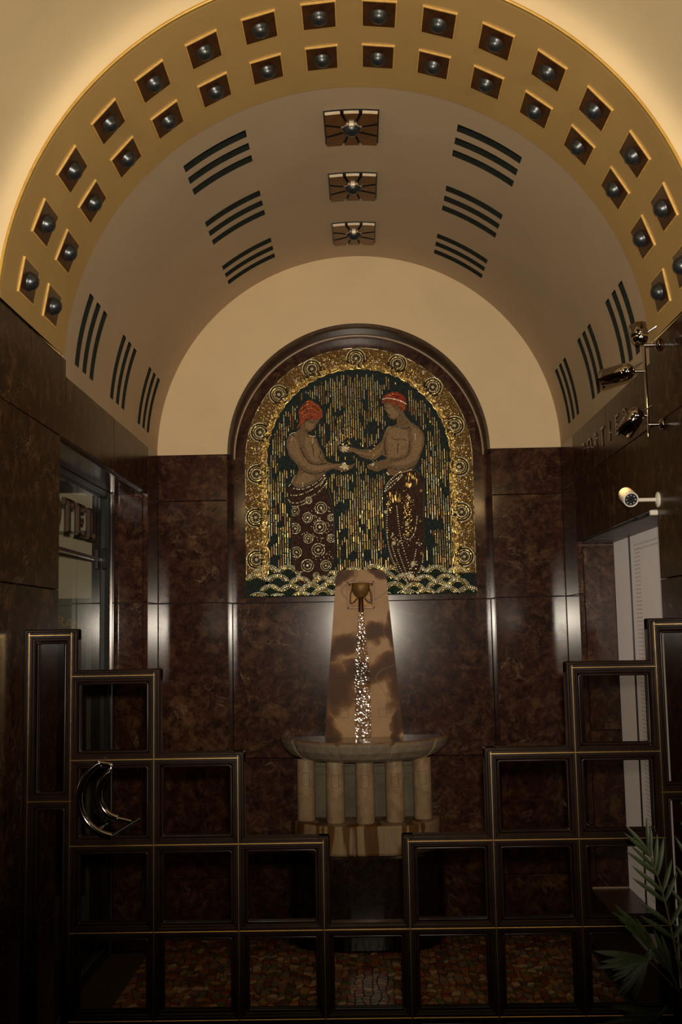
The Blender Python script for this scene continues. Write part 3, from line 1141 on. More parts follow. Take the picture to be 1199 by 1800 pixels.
wo = relief('woman_figure', W_SKIN, M_MSKIN, YM, .006, mo)
tag(wo, 'bare-shouldered figure with red hair')
relief('hair', W_HAIR, M_MHAIR, YM-.002, .009, wo)
relief('skirt', W_SKIRT, M_MSKIRT, YM, .007, wo)
ma = relief('man_figure', N_SKIN, M_MSKIN, YM, .006, mo)
tag(ma, 'bare-chested figure with red cap')
relief('cap', N_CAP, M_MCAP, YM-.003, .009, ma)
relief('hair', N_HAIR, M_MHAIR, YM-.002, .009, ma)
relief('skirt', N_SKIRT, M_MSKIRT, YM, .007, ma)


def pl(m, pts, wd, y, mi=0, h=.002):
    """smooth polyline through pixel points"""
    q = [P(*p) for p in pts]
    out = []
    for i in range(len(q)-1):
        p0, p1, p2, p3 = q[max(i-1, 0)], q[i], q[i+1], q[min(i+2, len(q)-1)]
        for s in range(6):
            t = s/6
            out.append(tuple(.5*((2*p1[c])+(-p0[c]+p2[c])*t+(2*p0[c]-5*p1[c]+4*p2[c]-p3[c])*t*t+(-p0[c]+3*p1[c]-3*p2[c]+p3[c])*t**3) for c in (0, 1)))
    out.append(q[-1])
    ribbon(m, out, wd, y, h, mi)
    return out


def beads(m, pts, y, r=.0036, step=.012, mi=0):
    t = MB()
    o_ = pl(t, pts, .001, y)
    acc = step
    for i in range(1, len(o_)):
        acc += math.hypot(o_[i][0]-o_[i-1][0], o_[i][1]-o_[i-1][1])
        if acc >= step:
            acc -= step
            dot(m, o_[i][0], o_[i][1], r, y, .003, mi)


YS = YM-.006
ct = MB()
for f, c_ in ((W_SKIN, 1), (W_SKIRT, 0), (N_SKIN, 1), (N_SKIRT, 0)):
    ribbon(ct, f+[f[0]], .0026, YM-.001, .0045)
lt = tessera_mat('light_skin_tesserae', (0.28, 0.19, 0.105), 330, .45, .35)
for par, pts in ((wo, [(537, 771), (551, 772), (557, 784), (563, 797), (567, 810), (556, 815), (546, 809), (539, 796), (536, 782)]),
                 (wo, [(509, 775), (517, 770), (523, 778), (525, 792), (533, 807), (545, 819), (562, 822), (582, 820), (596, 821), (584, 824), (566, 829), (549, 830), (533, 821), (517, 806), (509, 793)]),
                 (wo, [(537, 745), (547, 746), (555, 746), (551, 754), (545, 759), (538, 757)]), (wo, [(524, 842), (536, 834), (548, 838), (556, 843), (540, 852), (528, 855), (519, 852)]),
                 (ma, [(683, 757), (700, 754), (717, 761), (718, 785), (714, 800), (700, 806), (684, 807), (681, 785)]),
                 (ma, [(724, 752), (737, 759), (743, 773), (740, 793), (731, 811), (714, 820), (690, 821), (690, 817), (712, 812), (723, 800), (725, 778)]),
                 (ma, [(607, 790), (632, 797), (654, 800), (667, 790), (674, 782), (672, 793), (660, 805), (640, 802), (616, 794)]),
                 (ma, [(680, 715), (688, 714), (693, 722), (700, 727), (703, 738), (697, 735), (690, 738), (685, 731), (680, 725)])):
    pr_ = MB().prism([P(*p) for p in pts], YM-.0068, YM-.0058)
    pr_.build('light_tone', lt, par)
for pts in ([(529, 788), (533, 800), (541, 811), (549, 818), (560, 819), (575, 817)], [(525, 822), (533, 829), (543, 834), (558, 835), (572, 831)],
            [(549, 784), (551, 795), (552, 806)], [(565, 796), (562, 806), (568, 814)], [(544, 744), (549, 746), (554, 745)], [(557, 748), (553, 751)], [(541, 757), (536, 762)],
            [(677, 775), (676, 788), (679, 803)], [(720, 778), (720, 792), (716, 803), (704, 809), (688, 812)], [(688, 772), (697, 776), (706, 774), (714, 777)],
            [(681, 824), (700, 828), (720, 826), (730, 820)], [(697, 739), (704, 732)], [(680, 719), (685, 720)], [(683, 731), (687, 732)], [(700, 782), (699, 800)], [(697, 752), (708, 756), (722, 754)]):
    pl(ct, pts, .0022, YS-.0006, 0, .0022)
tag(ct.build('contour_lines', M_MLINE, mo), kind='stuff')
hl = MB()
for pts in ([(509, 768), (514, 764), (520, 763)], [(543, 768), (549, 770), (556, 769)], [(680, 759), (682, 755), (686, 753)], [(730, 765), (730.5, 777)], [(513, 771), (513, 778)], [(550, 772), (550, 781)], [(533, 850), (533, 858)], [(513, 851), (516, 844), (520, 838)], [(508, 858), (512, 853)]):
    pl(hl, pts, .0018, YS-.0006, 0, .003)
# skirt bands of the woman
YK = YM-.007
for pts in ([(516, 861), (530, 863), (545, 858), (560, 849), (571, 838)], [(511, 873), (525, 873), (542, 867), (558, 857), (573, 843)], [(508, 881), (513, 886), (527, 886), (543, 878), (560, 868), (575, 852)], [(514, 893), (526, 892), (540, 886)]):
    beads(hl, pts, YK, .0040, .0125)
for a_ in ([(571, 842), (568, 850), (563, 857)], [(575, 847), (574, 861)], [(506, 869), (506, 876)], [(507, 880), (512, 886)]):
    pl(hl, a_, .002, YK)
for pts in ([(676, 866), (682, 857), (690, 849), (699, 843), (707, 836)], [(677, 862), (681, 853), (688, 845), (696, 838), (704, 832)], [(676, 867), (684, 861), (693, 853), (703, 843), (708, 838)]):
    beads(hl, pts, YK, .0042, .0115)
pl(hl, [(701, 834), (712, 832), (724, 828)], .0018, YK)
pl(hl, [(680, 833), (684, 838)], .004, YK)
# folds of the man's skirt
for pts in ([(697, 890), (699, 910), (702, 935), (707, 960), (716, 990), (724, 1018)], [(681, 950), (685, 970), (692, 990), (704, 1012), (716, 1024)], [(688, 958), (694, 978), (703, 1000), (714, 1020)],
            [(698, 965), (705, 985), (712, 1004), (719, 1020)], [(733, 908), (731, 925), (727, 940), (720, 949), (713, 949), (709, 942)], [(743, 975), (741, 992), (735, 1008)], [(683, 882), (681, 900), (680, 925), (681, 948)], [(731, 965), (727, 985), (722, 1000)]):
    beads(hl, pts, YK, .0038, .0118)
for (cx_, cy_, sx_, sy_, n_) in ((718, 890, 9, 22, 60), (716, 925, 9, 20, 50), (684, 890, 5, 18, 28), (700, 955, 12, 12, 22), (726, 992, 9, 10, 20), (690, 945, 6, 9, 12), (722, 1012, 9, 10, 24), (735, 955, 5, 8, 10)):
    for _ in range(n_):
        px, py = rm.gauss(cx_, sx_*.55), rm.gauss(cy_, sy_*.55)
        p_ = P(px, py)
        if pip(p_[0], p_[1], N_SKIRT):
            dot(hl, p_[0], p_[1], rm.uniform(.0022, .0042), YK, .003, 1 if cy_ < 945 else 0)
for px, py, r_ in ((740, 865, .012), (738, 918, .010), (716, 942, .014), (681, 934, .011), (740, 974, .012), (695, 993, .010), (713, 898, .010)):
    star(hl, *P(px, py), r_, YK, 1, 5)
for px, py, r_ in ((678, 902, .011), (715, 923, .010), (692, 956, .013), (725, 992, .014), (719, 877, .010)):
    cx, cz = P(px, py)
    hl.lathe([(r_, 0), (r_*.85, r_*.4), (r_*.5, r_*.65), (r_*.05, r_*.75)], Matrix.Translation((cx, YK, cz)) @ Matrix.Rotation(PI/2, 4, 'X'), 12, 0)
for k_ in range(26):
    px, py = rm.uniform(712, 734), rm.uniform(834, 858)
    x_, z_ = P(px, py)
    dash(hl, x_, z_-.012, z_+.006, .0026, YK, .003, 1)
for k_ in range(18):
    px, py = rm.uniform(684, 704), rm.uniform(866, 882)
    x_, z_ = P(px, py)
    dash(hl, x_, z_-.016, z_+.006, .0024, YK, .003, 1)
# rings on the woman's skirt
for px, py, r_ in ((565, 895, 10), (541.7, 912, 8.5), (563, 928.5, 11), (543, 948.6, 8), (560.5, 968, 11), (522.5, 972, 9), (542, 995, 10.5), (520, 931, 9), (519, 901, 8), (583, 912, 6), (583, 948, 7), (574, 995, 9), (524, 1012, 6), (543, 882, 6), (557, 1012, 5)):
    cx, cz = P(px, py)
    r_ *= PXM
    s0 = rm.uniform(0, 6)
    q_ = [p for p in arc(cx, cz, r_, s0, s0+6.0, 26)]
    q2 = [p for p in arc(cx, cz, r_*.62, s0+2, s0+7.5, 18)]
    for qq in (q_, q2):
        for u_, v_ in zip(qq[:-1], qq[1:]):
            if pip((u_[0]+v_[0])/2, (u_[1]+v_[1])/2, W_SKIRT):
                ribbon(hl, [u_, v_], .0019, YK, .003, 2)
    if pip(cx, cz, W_SKIRT):
        dot(hl, cx, cz, r_*.24, YK, .005, 0, 8)
for _ in range(330):
    px, py = rm.uniform(512, 590), rm.uniform(893, 1030)
    x_, z_ = P(px, py)
    if pip(x_, z_, grown(W_SKIRT, -.006)) and vnoise(px/14, py/14+4) > .47:
        dot(hl, x_, z_, rm.uniform(.0020, .0040), YK, .003, 0)
# flames held in the hands
for px, py in ((605, 792), (607, 823), (655, 820)):
    for _ in range(26 if px < 650 else 8):
        x_, z_ = P(px+rm.gauss(0, 4), py+rm.gauss(-1, 3))
        dot(hl, x_, z_, rm.uniform(.0025, .0055), YM-.007, .004, 2)
    star(hl, *P(px, py), .022 if px < 650 else .012, YM-.009, 2, 6)
for _ in range(60):
    x_, z_ = P(606+rm.gauss(0, 6), rm.uniform(755, 790))
    dot(hl, x_, z_, rm.uniform(.0018, .0036), YM, .003, 1)
for _ in range(18):
    x_, z_ = P(655+rm.gauss(0, 3), rm.uniform(775, 815))
    dot(hl, x_, z_, rm.uniform(.0018, .0036), YM-.006, .003, 1)
tag(hl.build('bead_ornament', [M_MPALE, M_MGOLD, M_MPALE], mo), kind='stuff')
hs = MB()
for pts in ([(527, 724), (535, 716), (545, 712), (556, 716), (564, 724)], [(528, 731), (537, 723), (548, 720), (560, 727), (566, 733)], [(530, 737), (540, 731), (552, 730), (563, 737)], [(537, 710), (543, 708), (550, 710)], [(528, 740), (534, 738), (541, 736)]):
    pl(hs, pts, .0016, YM-.011, 0, .002)
pl(hs, [(672, 705), (680, 702.5), (693, 704), (706, 708), (715, 713)], .0030, YM-.012, 1, .003)
for pts in ([(678, 699), (690, 695), (702, 697)], [(684, 697), (692, 700)], [(697, 693), (706, 700)], [(703, 717), (709, 716), (712, 720)], [(690, 709), (695, 711)]):
    pl(hs, pts, .0016, YM-.012, 0, .002)
tag(hs.build('hair_strands', [M_MORANGE, M_MPALE], mo), kind='stuff')

# --- waves at the foot
wv = MB()
rows = [(1.998, 0), (1.952, 1), (1.906, 0), (1.860, 1)]
for rk, (zr, odd) in enumerate(rows):
    yk = YM-.003-.0022*rk
    nn = 11
    for i in range(nn+1):
        cx = -.66+(i+.5*odd)*.122+rm.uniform(-.012, .012)
        r_ = rm.uniform(.062, .074)
        amp = .012*math.sin(cx*9+rk)
        cz = zr-.030+amp-(.016 if rk == 0 and abs(cx) < .3 and abs(cx) > .16 else 0)
        if abs(cx)+r_ > MW+.02:
            continue
        pts = [p for p in arc(cx, cz, r_, .12, PI-.12, 16)]
        pts = [(min(max(x_, -MW), MW), cz+(z_-cz)*.72) for x_, z_ in pts]
        lo = [(x_, max(MBOT, cz-.035)) for x_, z_ in pts]
        pts = [(x_, max(MBOT+.001, z_)) for x_, z_ in pts]
        base = [(x_, yk, z_) for x_, z_ in pts]+[(x_, yk, z_) for x_, z_ in lo]
        kk = len(pts)
        wv.add(base, [(q_+1, q_, kk+q_, kk+q_+1) for q_ in range(kk-1)], 1)
        for s_, mi in ((.97, 0), (.60, 2)):
            qq = [(cx+(x_-cx)*s_, cz+(z_-cz)*s_) for x_, z_ in pts]
            qq = [p for p in qq if p[1] > MBOT+.004]
            ribbon(wv, qq, .0019, yk, .003, mi)
        for q_ in range(13):
            a = .3+(PI-.6)*q_/12
            ca_, sa_ = math.cos(a), math.sin(a)*.72
            p0 = (cx+r_*.70*ca_, cz+r_*.70*sa_)
            p1 = (cx+r_*.88*ca_, cz+r_*.88*sa_)
            if p0[1] > MBOT+.004 and abs(p1[0]) < MW-.004:
                ribbon(wv, [p0, p1], .0036, yk, .0032, 0 if rm.random() < .8 else 2)
        for q_ in range(6):
            a = .5+(PI-1.0)*q_/5
            p0 = (cx+r_*.45*math.cos(a), cz+r_*.42*math.sin(a))
            if p0[1] > MBOT+.004:
                dot(wv, p0[0], p0[1], .0032, yk, .003, 0)
tag(wv.build('waves', [M_MPALE, M_MGREEN, M_MGOLD], mo), kind='stuff')

# ------------------------------------------------------------------ fountain
YP = 6.205


def onyx():
    m, nt, b = newmat('onyx')
    co = coords(nt, 0.0, (1, 1, 1))
    g = noise(nt, co, 9, 8, .6, .6)
    wob = nd(nt, 'ShaderNodeTexNoise')
    wob.inputs['Scale'].default_value = 7
    wob.inputs['Detail'].default_value = 4
    nt.links.new(co, wob.inputs['Vector'])
    sub = nd(nt, 'ShaderNodeVectorMath', operation='SUBTRACT')
    nt.links.new(wob.outputs['Color'], sub.inputs[0])
    sub.inputs[1].default_value = (.5, .5, .5)
    sc3 = nd(nt, 'ShaderNodeVectorMath', operation='SCALE')
    nt.links.new(sub.outputs[0], sc3.inputs[0])
    sc3.inputs['Scale'].default_value = .22
    ad = nd(nt, 'ShaderNodeVectorMath', operation='ADD')
    nt.links.new(co, ad.inputs[0])
    nt.links.new(sc3.outputs[0], ad.inputs[1])
    total = None
    # iron stains in the stone: centre x, z, half axes, turn
    for cx_, cz_, ax_, az_, ang in ((-.125, 1.550, .20, .075, .60), (-.15, 1.33, .14, .16, .3), (-.05, 1.40, .14, .08, .6), (.125, 1.410, .17, .095, .15), (.18, 1.33, .07, .16, 0), (-.225, 1.13, .08, .20, 0), (.09, 1.63, .10, .07, 0), (.215, 1.2, .04, .25, 0), (.13, 1.95, .12, .04, -.5), (-.13, 1.95, .10, .05, .5), (.19, 1.6, .05, .25, 0)):
        mp = nd(nt, 'ShaderNodeMapping', vector_type='TEXTURE')
        mp.inputs['Location'].default_value = (cx_, YP-6.0, cz_)
        mp.inputs['Rotation'].default_value = (0, -ang, 0)
        mp.inputs['Scale'].default_value = (ax_, 1, az_)
        nt.links.new(ad.outputs[0], mp.inputs['Vector'])
        gr = nd(nt, 'ShaderNodeTexGradient', gradient_type='SPHERICAL')
        nt.links.new(mp.outputs[0], gr.inputs[0])
        if total is None:
            total = gr.outputs['Fac']
        else:
            mxm = nd(nt, 'ShaderNodeMath', operation='MAXIMUM')
            nt.links.new(total, mxm.inputs[0])
            nt.links.new(gr.outputs['Fac'], mxm.inputs[1])
            total = mxm.outputs[0]
    c = ramp(nt, total, [(0.0, (.45, .29, .15)), (.05, (.39, .235, .11)), (.26, (.17, .075, .023)), (.55, (.085, .035, .011))])
    c2 = ramp(nt, g, [(.3, (.72, .66, .56)), (.7, (1, 1, 1))])
    c = mix(nt, .7, c, c2, 'MULTIPLY')
    v = ramp(nt, noise(nt, co, 1.5, 2, .5, .6), [(.494, (0, 0, 0)), (.5, (.7, .7, .7)), (.506, (0, 0, 0))])
    c = mix(nt, v, c, (.16, .12, .09))
    nt.links.new(c, b.inputs['Base Color'])
    b.inputs['Roughness'].default_value = .42
    b.inputs['Specular IOR Level'].default_value = .10
    return m


M_ONYX = onyx()
M_ONYX2 = marble('grey_onyx', (.17, .135, .095), (.26, .205, .145), (.32, .255, .18), (.07, .055, .045), .4, 0.0, .8, .95, spec=.15)
M_ONYX3 = marble('column_onyx', (.22, .14, .075), (.33, .23, .135), (.38, .275, .17), (.16, .09, .04), .38, 11.0, .6, .5, spec=.2)
def stained():
    m, nt, b = newmat('stained_onyx')
    co = coords(nt, 0.0, (1, .4, .10))
    f = noise(nt, co, 9.0, 3, .5, .3)
    g = noise(nt, coords(nt, 0, (1, 1, .12)), 60, 4)
    c = ramp(nt, f, [(.40, (.30, .22, .125)), (.48, (.26, .17, .085)), (.50, (.12, .055, .016)), (.58, (.10, .042, .011)), (.60, (.27, .19, .11))])
    c = mix(nt, .6, c, ramp(nt, g, [(.3, (.7, .66, .6)), (.7, (1, 1, 1))]), 'MULTIPLY')
    nt.links.new(c, b.inputs['Base Color'])
    b.inputs['Roughness'].default_value = .45
    b.inputs['Specular IOR Level'].default_value = .12
    return m


M_STAIN = stained()
M_GREYP = plain('grey_green_stone', (.125, .105, .068), .5, 0, .25, 12, spec=.1)
fo = thing('fountain', (0, 6.0, 0), 'beige onyx wall fountain with scalloped basin on five round columns', 'fountain')


def pscale(z, y):
    return 1.627+(z-1.627)*y/6.31


# tapering back slab, rounded at the shoulders
prof = []
for z, hw in ((1.0, .2305), (1.30, .204), (1.55, .181), (1.80, .159), (1.90, .150)):
    prof.append((hw*.985, z))
for t in range(1, 9):
    a = t/8*PI/2
    prof.append((.150-.036*(1-math.cos(a)), 1.90+.086*math.sin(a)))
poly = [(-x, z) for x, z in prof]+[(x, z) for x, z in prof[::-1]]
m = MB()
m.prism(poly, YP, 6.272)
bs_ = m.build('back_slab', M_ONYX, fo, bevel=.012)
MB().box(-.15, .15, 6.272, N-.001, 1.0, 1.835).build('slab_core', M_ONYX2, bs_)


def square_inlay(par, cx, cz, hw, hh, y, wd=.0016, mat=None, curve=None):
    m = MB()
    for x0, x1, z0, z1 in ((cx-hw, cx+hw, cz+hh-wd, cz+hh+wd), (cx-hw, cx+hw, cz-hh-wd, cz-hh+wd), (cx-hw-wd, cx-hw+wd, cz-hh, cz+hh), (cx+hw-wd, cx+hw+wd, cz-hh, cz+hh)):
        m.box(x0, x1, y-.0006, y+.002, z0, z1)
    return m.build('square_inlay', M_INL, par)


M_INL = plain('inlay_brown', (.16, .09, .045), .5)
for cx in (-.108, .0, .108):
    square_inlay(fo, cx, 1.175, .022, .024, YP)

# basin
CYB, AB, BB = 6.19, .475, .553
NSEG = 5
def basin_ring(scale, z, k=80, notch=0.0, dz=0.0):
    out = []
    for i in range(k+1):
        ph = PI+PI*i/k
        t = (i/k*NSEG) % 1.0
        e = min(t, 1-t)
        nf = max(0, 1-e/.05) if 0.5/NSEG < i/k < 1-.5/NSEG else 0
        bul = .012*math.sin(PI*t)
        s = scale+bul*(1 if scale > .6 else 0)-notch*nf
        out.append((AB*s*math.cos(ph), CYB+BB*s*math.sin(ph), z-dz*nf))
    return out


rings = [basin_ring(.70, .950), basin_ring(.80, .952), basin_ring(.89, .972, notch=.004), basin_ring(.955, 1.006, notch=.006), basin_ring(.985, 1.040, notch=.010), basin_ring(.99, 1.056, notch=.022, dz=.014), basin_ring(.982, 1.063, notch=.026, dz=.020),
         basin_ring(.945, 1.063, notch=.02, dz=.018), basin_ring(.925, 1.050), basin_ring(.90, 1.01), basin_ring(.80, .985), basin_ring(.0, .982)]
# straight back part to the niche wall
m = MB()
k = len(rings[0])
vs = []
for r_ in rings:
    x0, x1 = r_[0][0], r_[-1][0]
    full = [(x0, N-.002, r_[0][2])]+r_+[(x1, N-.002, r_[-1][2])]
    vs += full
kk = k+2
for i in range(len(rings)-1):
    m.add(vs[i*kk:(i+2)*kk], [(j, j+1, kk+j+1, kk+j) for j in range(kk-1)], 1 if i >= 5 else 0, False)
m.add(vs[:kk], [tuple(range(kk))[::-1]])
ba = m.build('basin', [M_ONYX2, plain('rim_stain', (.20, .115, .055), .4, 0, .4, 14)], fo)
wm = MB()
wring = [(x_*1.0, y_, 1.041) for x_, y_, z_ in basin_ring(.915, 1.041)]
wm.add([(wring[0][0], N-.003, 1.041)]+wring+[(wring[-1][0], N-.003, 1.041)], [tuple(range(len(wring)+2))])
def water_mat():
    m, nt, b = newmat('basin_water')
    co = coords(nt)
    b.inputs['Base Color'].default_value = (.07, .045, .025, 1)
    b.inputs['Roughness'].default_value = .06
    bump(nt, b, noise(nt, co, 26, 3, .5, .5), .35, .006)
    return m
wm.build('water', water_mat(), ba)
for i in range(1, NSEG):
    ph = PI+PI*i/NSEG
    pts = []
    for s, z in ((.985, 1.045), (.958, 1.006), (.893, .972), (.80, .951)):
        s -= .004
        pts.append((AB*s*math.cos(ph), CYB+BB*s*math.sin(ph), z))
    MB().tube(pts, .0028, 6).build('seam', plain('seam_tan', (.36, .26, .14), .5) if i == 1 else bpy.data.materials['seam_tan'], ba)

# columns
for cx, cy in ((-.318, 5.955), (-.158, 5.865), (0, 5.835), (.157, 5.865), (.308, 5.955)):
    T = Matrix.Translation((cx, cy, .63))
    m = MB().lathe([(.0005, 0), (.046, 0), (.0495, .005), (.0495, .31), (.0485, .325), (.0005, .325)], T, 28)
    co_ = m.build('column', M_ONYX3, fo)
    # square inlay bent around the shaft
    fa = math.atan2(cy*-1, 0-cx)
    fa = -PI/2
    R_ = .0500
    da = .40
    for z0, z1, a0_, a1_ in ((.883, .886, -da, da), (.815, .818, -da, da), (.815, .886, -da-.03, -da+.03), (.815, .886, da-.03, da+.03)):
        m2 = MB()
        st = 8
        for s in range(st):
            b0, b1 = fa+a0_+(a1_-a0_)*s/st, fa+a0_+(a1_-a0_)*(s+1)/st
            q_ = [(cx+R_*math.cos(b), cy+R_*math.sin(b)) for b in (b0, b1)]
            m2.add([(q_[0][0], q_[0][1], z0), (q_[1][0], q_[1][1], z0), (q_[1][0], q_[1][1], z1), (q_[0][0], q_[0][1], z1)], [(0, 1, 2, 3)])
        m2.build('inlay_line', M_INL, co_)
# panels between the columns
for cx, wd in ((-.236, .046), (-.078, .046), (.078, .046), (.234, .046)):
    MB().bbox(cx-wd, cx+wd, 6.02, N-.002, .63, .952, .004).build('back_panel', M_GREYP, fo)
    MB().bbox(cx-wd-.004, cx+wd+.004, 6.005, 6.03, .862, .905, .003).build('panel_block', M_GREYP, fo)
    MB().bbox(cx-wd-.004, cx+wd+.004, 6.005, 6.03, .925, .952, .003).build('panel_block', M_GREYP, fo)


def ell_slab(a, b, cyc, z0, z1, bev=.012, k=60):
    m = MB()
    def ring(s, z):
        p = [(a*s*math.cos(PI+PI*i/k)*1.0, cyc+b*s*math.sin(PI+PI*i/k), z) for i in range(k+1)]
        # squarish front
        p = [(math.copysign(min(abs(x_)**.55*a**.45, a*s), x_) if x_ else 0, y_, z_) for x_, y_, z_ in p]
        return [(p[0][0], N-.002, z)]+p+[(p[-1][0], N-.002, z)]
    rs_ = [ring(.98, z0), ring(1, z0+bev), ring(1, z1-bev), ring(.985, z1)]
    kk = len(rs_[0])
    vs = sum(rs_, [])
    for i in range(3):
        m.add(vs[i*kk:(i+2)*kk], [(j, j+1, kk+j+1, kk+j) for j in range(kk-1)])
    m.add(rs_[-1], [tuple(range(kk))])
    m.add(rs_[0], [tuple(range(kk))[::-1]])
    return m


ell_slab(.412, .40, 6.13, .48, .63).build('base_slab', M_STAIN, fo)
ell_slab(.43, .40, 6.13, 0, .478).build('plinth', M_DARKB, fo)

# bronze spout
M_BRZ = plain('golden_bronze', (.19, .105, .032), .45, .3, .45, 25, spec=.2)  # golden bronze of the plate and cup
M_BRZD = plain('bronze_dark', (.07, .028, .014), .35, .5, .3, 25)
sp = MB().bbox(-.076, .070, YP-.010, YP, 1.768, 1.914, .003).build('spout_plate', M_BRZ, fo)
for x0, x1, z0, z1 in ((-.080, .074, 1.908, 1.918), (-.080, .074, 1.764, 1.774), (-.080, -.071, 1.764, 1.918), (.065, .074, 1.764, 1.918)):
    MB().bbox(x0, x1, YP-.016, YP-.004, z0, z1, .002).build('plate_rim', M_BRZD, sp)
for cx, cz in ((-.066, 1.902), (.060, 1.902)):
    MB().lathe([(.008, 0), (.008, .004), (.004, .009), (.0005, .010)], Matrix.Translation((cx, YP-.01, cz)) @ Matrix.Rotation(PI/2, 4, 'X'), 12).build('rivet', M_BRASS, sp)
T = Matrix.Translation((-.003, YP-.012, 1.815))
T = T @ Matrix.Diagonal((1.0, .72, 1, 1))
MB().lathe([(.010, -.005), (.016, .005), (.034, .022), (.046, .045), (.052, .072), (.052, .092), (.047, .096), (.0005, .094)], T, 24).build('bell_cup', M_BRZ, sp)
MB().tube([(-.003, YP-.035, 1.825), (-.003, YP-.045, 1.80), (-.003, YP-.048, 1.745)], [.014, .014, .016], 14).build('spout_pipe', M_BRZD, sp)
for s in (-1, 1):
    pts = [(-.003+s*x_, YP-.016-.008*math.sin(t*PI/7), z_) for t, (x_, z_) in enumerate(((.022, 1.822), (.036, 1.803), (.058, 1.793), (.060, 1.815), (.058, 1.845), (.048, 1.878), (.036, 1.900), (.050, 1.906)))]
    MB().tube(pts, .0045, 8).build('stem_scroll', M_BRZD, sp)

# falling water: a rippled sheet and loose drops
def water_sheet():
    m, nt, b = newmat('falling_water')
    nt.nodes.remove(b)
    out = nt.nodes['Material Output']
    tr = nd(nt, 'ShaderNodeBsdfTransparent')
    tr.inputs[0].default_value = (.96, .86, .66, 1)
    gl = nd(nt, 'ShaderNodeBsdfGlossy')
    gl.inputs['Roughness'].default_value = .10
    mx = nd(nt, 'ShaderNodeMixShader')
    mx.inputs[0].default_value = .30
    nt.links.new(tr.outputs[0], mx.inputs[1])
    nt.links.new(gl.outputs[0], mx.inputs[2])
    nt.links.new(mx.outputs[0], out.inputs[0])
    return m


rw = random.Random(5)
m = MB()
nzs, nxs = 150, 16
grid = []
for j in range(nzs+1):
    t = j/nzs
    z = 1.742-(1.742-1.043)*t
    hw = .015+.030*min(1, t*1.8)+rw.uniform(-.002, .002)
    for i in range(nxs+1):
        u = -1+2*i/nxs
        yy = YP-.046+.026*min(1, t*1.5)+rw.uniform(-.0006, .0006)-.0015*(1-u*u)
        grid.append((-.004+u*hw, yy, z))
m.add(grid, [(j*(nxs+1)+i, (j+1)*(nxs+1)+i, (j+1)*(nxs+1)+i+1, j*(nxs+1)+i+1) for j in range(nzs) for i in range(nxs)], 0, False)
ws = m.build('water_stream', water_sheet())
tag(ws, 'sparkling thin stream of water falling from the bronze spout into the basin', 'water', kind='stuff')

# ------------------------------------------------------------------ stepped glass screen
YG = 3.635
gs = thing('glass_screen', (0, YG, 0), 'stepped dark bronze and brass glass screen closing off the fountain passage', 'screen')
XC = [-.966+.276*i for i in range(8)]
ZR = [.129, .403, .677, .951, 1.226, 1.500]
TOP = [5, 4, 3, 2, 3, 4, 5]
HW, HD = .020, .024


def bar_v(x, z0, z1, hw=HW, brass=True, ext=.02):
    m = MB().bbox(x-hw, x+hw, YG-HD, YG+HD, z0, z1+ext, .004)
    m.bbox(x-hw*.62, x+hw*.62, YG-HD-.006, YG+HD+.006, z0, z1+ext*.55, .003)
    p = m.build('post', M_BRONZE, gs)
    if brass:
        MB().bbox(x-.0020, x+.0020, YG-HD-.0095, YG-HD-.004, z0, z1+ext*.45, .0012).build('brass_strip', M_BRASS, p)
        MB().bbox(x-.0020, x+.0020, YG+HD+.004, YG+HD+.0095, z0, z1+ext*.45, .0012).build('brass_strip', M_BRASS, p)


def bar_h(z, x0, x1, hw=HW, brass=True, ext=.02):
    m = MB().bbox(x0-ext, x1+ext, YG-HD+.002, YG+HD-.002, z-hw, z+hw, .004)
    m.bbox(x0, x1, YG-HD-.005, YG+HD+.005, z-hw*.62, z+hw*.62, .003)
    p = m.build('rail', M_BRONZE, gs)
    if brass:
        MB().bbox(x0-ext*.2, x1+ext*.2, YG-HD-.0085, YG-HD-.003, z-.0020, z+.0020, .0012).build('brass_strip', M_BRASS, p)
        MB().bbox(x0-ext*.2, x1+ext*.2, YG+HD+.003, YG+HD+.0085, z-.0020, z+.0020, .0012).build('brass_strip', M_BRASS, p)


def pane(x0, x1, z0, z1):
    p = MB().box(x0+HW-.004, x1-HW+.004, YG-.003, YG+.003, z0+HW-.004, z1-HW+.004).build('pane', M_GLASS, gs)
    # glazing bead with softened corners
    a, b, r = x1-HW-.0005, z1-HW-.0005, .012
    a0_, b0_ = x0+HW+.0005, z0+HW+.0005
    pts = []
    for cx, cz, s in ((a-r, b-r, 0), (a0_+r, b-r, 1), (a0_+r, b0_+r, 2), (a-r, b0_+r, 3)):
        for t in range(4):
            an = (s+t/3)*PI/2
            pts.append((cx+(r-.004)*math.cos(an), cz+(r-.004)*math.sin(an)))
    m = MB()
    m.tube([(x_, YG-.010, z_) for x_, z_ in pts], .005, 6, closed=True)
    m.tube([(x_, YG+.010, z_) for x_, z_ in pts], .005, 6, closed=True)
    m.build('glazing_bead', M_BRONZE, p)


